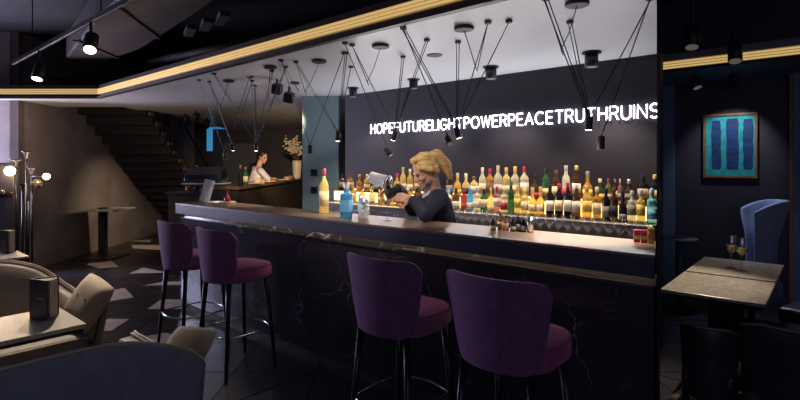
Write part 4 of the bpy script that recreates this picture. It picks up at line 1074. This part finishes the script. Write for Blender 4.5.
MB().tube([(0.03,0,.03),(0.03,0,.31)], .03, 10).build('pedestal', LEGM, wc, True); MB().lathe([(.001,0),(.22,0),(.2,.02),(.04,.03),(.001,.03)], 20, c=(.03,0,0)).build('base', LEGM, wc)
# round side table
v = onz(679, 237.5, .75); t = thing('round_table', 'small round dark marble table beside the wing chair', 'table', (v.x, v.y, 0))
MB().lathe([(.001,.73),(.16,.73),(.172,.738),(.172,.748),(.001,.75)], 32).build('table_top', MARBP, t); MB().tube([(0,0,.02),(0,0,.73)], .03, 12).build('column', mat('teal_post', (.05,.13,.15), .3, .4, var=.1), t, True)
MB().lathe([(.001,0),(.14,0),(.14,.015),(.001,.02)], 24).build('base', LEGM, t)
# dark leather chairs
def chair(label, loc_, rz, h_=.78, w=.25):
    s = thing('lounge_chair', label, 'chair', loc_, rz, 'black leather lounge chairs')
    outer, inner = [], []
    for i in range(11):
        u = -1+2*i/10; ro, ri = [], []
        for k in range(7):
            vv = k/6; z = .30+(h_-.30)*vv; y = -.24-.06*vv+.08*u*u; x = u*w*(.94+.06*vv)
            zz = z-(.03*max(0, abs(u)-.7)/.3 if vv == 1 else 0)
            ro.append(Vector((x, y, zz))); ri.append(Vector((x*.96, y+.06, zz)))
        outer.append(ro); inner.append(ri)
    bk = MB().shell(outer, inner).build('backrest', DLEATH, s, True, bevel=.012)
    MB().tube([p+Vector((0,.0,.004)) for p in [r[-1] for r in outer]], .006, 6).build('piping', LEATHER, bk, True)
    MB().box((-w*.95,-.22,.34), (w*.95,.26,.46)).build('seat', DLEATH, s, True, bevel=.03, segs=3)
    for sx in (-1, 1):
        for sy in (-1, 1): MB().tube([(sx*w*.82, .02+sy*.19, .35), (sx*w*.9, .02+sy*.22, 0)], [.018,.012], 8).build('leg', LEGM, s, True)
    return s
v = onz(772, 320, .78)
chair('black leather chair seen from behind, standing apart from the stone tables', (-.09, 3.02, 0), .03, .78, .245)
chair('black leather chair tucked under the stone table by the end panel', (-.47, 3.14, 0), 0, .69, .13)
chair('black leather chair with rounded back across the stone tables by the pilaster', (.02, 4.75, 0), radians(75), .80, .27)
chair('black leather chair beside the stone table with wine glasses', (.02, 3.95, 0), radians(90), .70, .25)

# ------------------------------------------------------------------ services under the open slab
def track(label, a, b, name='light_track'):
    a = Vector(a); b = Vector(b); d_ = (b-a).normalized(); n_ = Vector((d_.y, -d_.x, 0))*.018
    t = thing(name, label, 'light track', (a+b)/2); c = (a+b)/2
    MB().prism([((p-c).x, (p-c).y) for p in (a-n_, a+n_, b+n_, b-n_)], -.018, .018).build('rail', LEGM, t)
    MB().prism([((p-c).x, (p-c).y) for p in (a-n_*.3, a+n_*.3, b+n_*.3, b-n_*.3)], -.021, -.0185).build('conductor', mat('track_conductor', (.12, .12, .14), .4, .6, var=.1), t)
    for q in (.15, .5, .85):
        p = a.lerp(b, q)-c; MB().tube([(p.x, p.y, .018), (p.x, p.y, 3.35-c.z)], .006, 6).build('hanger', BLACK, t)
def cyl_spot(label, top, head, rad, length, target, lit, power, color=(1,.85,.66), angle=50, group='black track spots'):
    top = Vector(top); head = Vector(head)
    t = thing('track_spotlight', label, 'spotlight', top, 0, group); hh = head-top
    MB().tube([(0,0,0), (hh.x, hh.y, hh.z+length*.5)], .013, 8).build('stem', BLACK, t)
    d_ = (Vector(target)-head).normalized(); q = (-d_).to_track_quat('Z', 'Y').to_matrix().to_4x4()
    M = Matrix.Translation(hh) @ q
    hd = MB().lathe([(rad*.9,-length/2),(rad,-length/2),(rad,length/2),(rad*.6,length/2+.01)], 18, M=M).build('housing', BLACK, t, True)
    MB().lathe([(rad*.85,-length/2-.004),(rad*.85,-length/2+.001)], 18, M=M).build('lens', LENS if lit else LENSOFF, hd)
    if power:
        l = spot('spot_light', head+d_*(length/2+.03), Vector(target), power, color, angle, .7, rad*.8 if lit else .012); setlight(l, t)
track('black light track with two lit spots under the open ceiling', (-7.6, 1.5, 2.75), (-1.6, 1.5, 2.75))
h1 = ony(39, 72, 1.5); cyl_spot('lit black cylinder spot far along the track', (h1.x, 1.5, 2.73), h1, .055, .17, (h1.x+.5, 1.0, .6), True, 120)
h2 = ony(91, 43, 1.5); cyl_spot('lit black cylinder spot over the loveseats', (h2.x, 1.5, 2.73), h2, .055, .17, (-3.55, .85, .55), True, 230)
cyl_spot('added out-of-view cylinder spot on the track aimed at the bartender', (-1.9, 1.5, 2.73), (-1.9, 1.5, 2.45), .055, .17, (-2.5, 2.75, 1.25), True, 70, (1, .88, .74), 46)  # extra spot added out of view to brighten bartender and ice
h3_ = ony(3, 91, 1.7); cyl_spot('unlit black cylinder spot at the start of the angled gold edge', (h3_.x, 1.7, 3.35), h3_, .055, .17, (h3_.x, 1.7, 0), False, 0)
track('black light track over the lounge tables', (-.9, 4.25, 2.78), (2.4, 4.25, 2.78))
a1 = ony(692.5, 37, 4.25); cyl_spot('dark cylinder spot on the lounge track by the end panel', (a1.x, 4.25, 2.76), a1, .05, .17, (a1.x+.02, 3.7, .75), False, 150, angle=45)
a2 = ony(735, 51.5, 4.9); cyl_spot('dark cylinder spot hanging before the lounge gold edge', (a2.x, 4.9, 3.35), a2, .052, .18, (-.5, 4.3, .75), False, 25)
b1 = ony(695.5, 83, 5.8); cyl_spot('tilted spot under the lounge soffit by the pilaster', (b1.x-.05, 5.8, 2.4), b1, .045, .11, (-.5, 5.5, 1.0), False, 60, (.55,.65,1), 60, group='spots under the lounge soffit')
b2 = ony(733.5, 81, 5.75); cyl_spot('upright spot under the lounge soffit aimed at the painting', (b2.x, 5.75, 2.4), b2, .045, .12, (PC.x, YL, 1.6), False, 14, (.9,.92,1), 75, group='spots under the lounge soffit')
# ducts and pipes
ZD = 2.95
dpoly = [onz(66, 58, ZD), onz(103, 63, ZD), onz(141, 49, ZD), onz(205, 8, ZD), onz(230, -12, ZD), onz(130, -12, ZD), onz(95, 20, ZD)]
dc = sum(dpoly, Vector())/len(dpoly)
t = thing('ventilation_duct', 'wide dark ventilation duct sagging under the black slab', 'duct', dc)
MB().prism([(p.x-dc.x, p.y-dc.y) for p in dpoly], 0, .32).build('duct_body', DUCTM, t, bevel=.02)
for a, b in (((118, 8), (158, 38)), ((75, 40), (118, 58))):
    p, q = onz(*a, ZD-.004)-dc, onz(*b, ZD-.004)-dc; d_ = (q-p).normalized(); n_ = Vector((d_.y, -d_.x, 0))*.025
    MB().prism([(w.x, w.y) for w in (p-n_, p+n_, q+n_, q-n_)], -.016, .0).build('duct_flange', DUCTM, t)
for i, (x0, y0, x1, y1, z, r) in enumerate(((0, 79, 130, 80, 2.9, .05), (0, 71, 135, 73, 3.0, .035), (150, 62, 260, 40, 2.95, .05), (120, 66, 215, 60, 3.1, .03))):
    a, b = onz(x0, y0, z), onz(x1, y1, z); c = (a+b)/2
    t = tag(MB().tube([a-c, b-c], r, 12).build('ceiling_pipe', DUCTM, None, True, loc=c), ['dark pipe running above the angled gold edge', 'thinner dark pipe above the one by the angled gold edge', 'dark pipe beside the wide duct above the gold edge', 'thin dark pipe behind the wide duct'][i], 'pipe', 'dark ceiling pipes')
for i, (x, y) in enumerate(((190, 33), (206, 27), (222, 21))):
    c = onz(x, y, 3.0); M = Matrix.Rotation(TH+.5, 4, 'Z')
    tag(MB().box((-.05,-.2,0), (.05,.2,.05), M).build('cable_tray', DUCTM, None, loc=c), ['short dark cable tray piece touching close beside the wide duct', 'short dark cable tray piece in the middle of three', 'short dark cable tray piece furthest from the wide duct'][i], 'cable tray', 'cable tray pieces')
for i, (x0, y0, x1, y1, z) in enumerate(((665, 28, 800, 8, 3.1), (665, 44, 800, 33, 3.05))):
    a, b = onz(x0, y0, z), onz(x1, y1, z); c = (a+b)/2
    tag(MB().tube([a-c, b-c], .04, 12).build('ceiling_pipe', DUCTM, None, True, loc=c), ['dark pipe high over the lounge tables', 'dark pipe over the lounge closer to its gold edge'][i], 'pipe', 'dark lounge pipes')
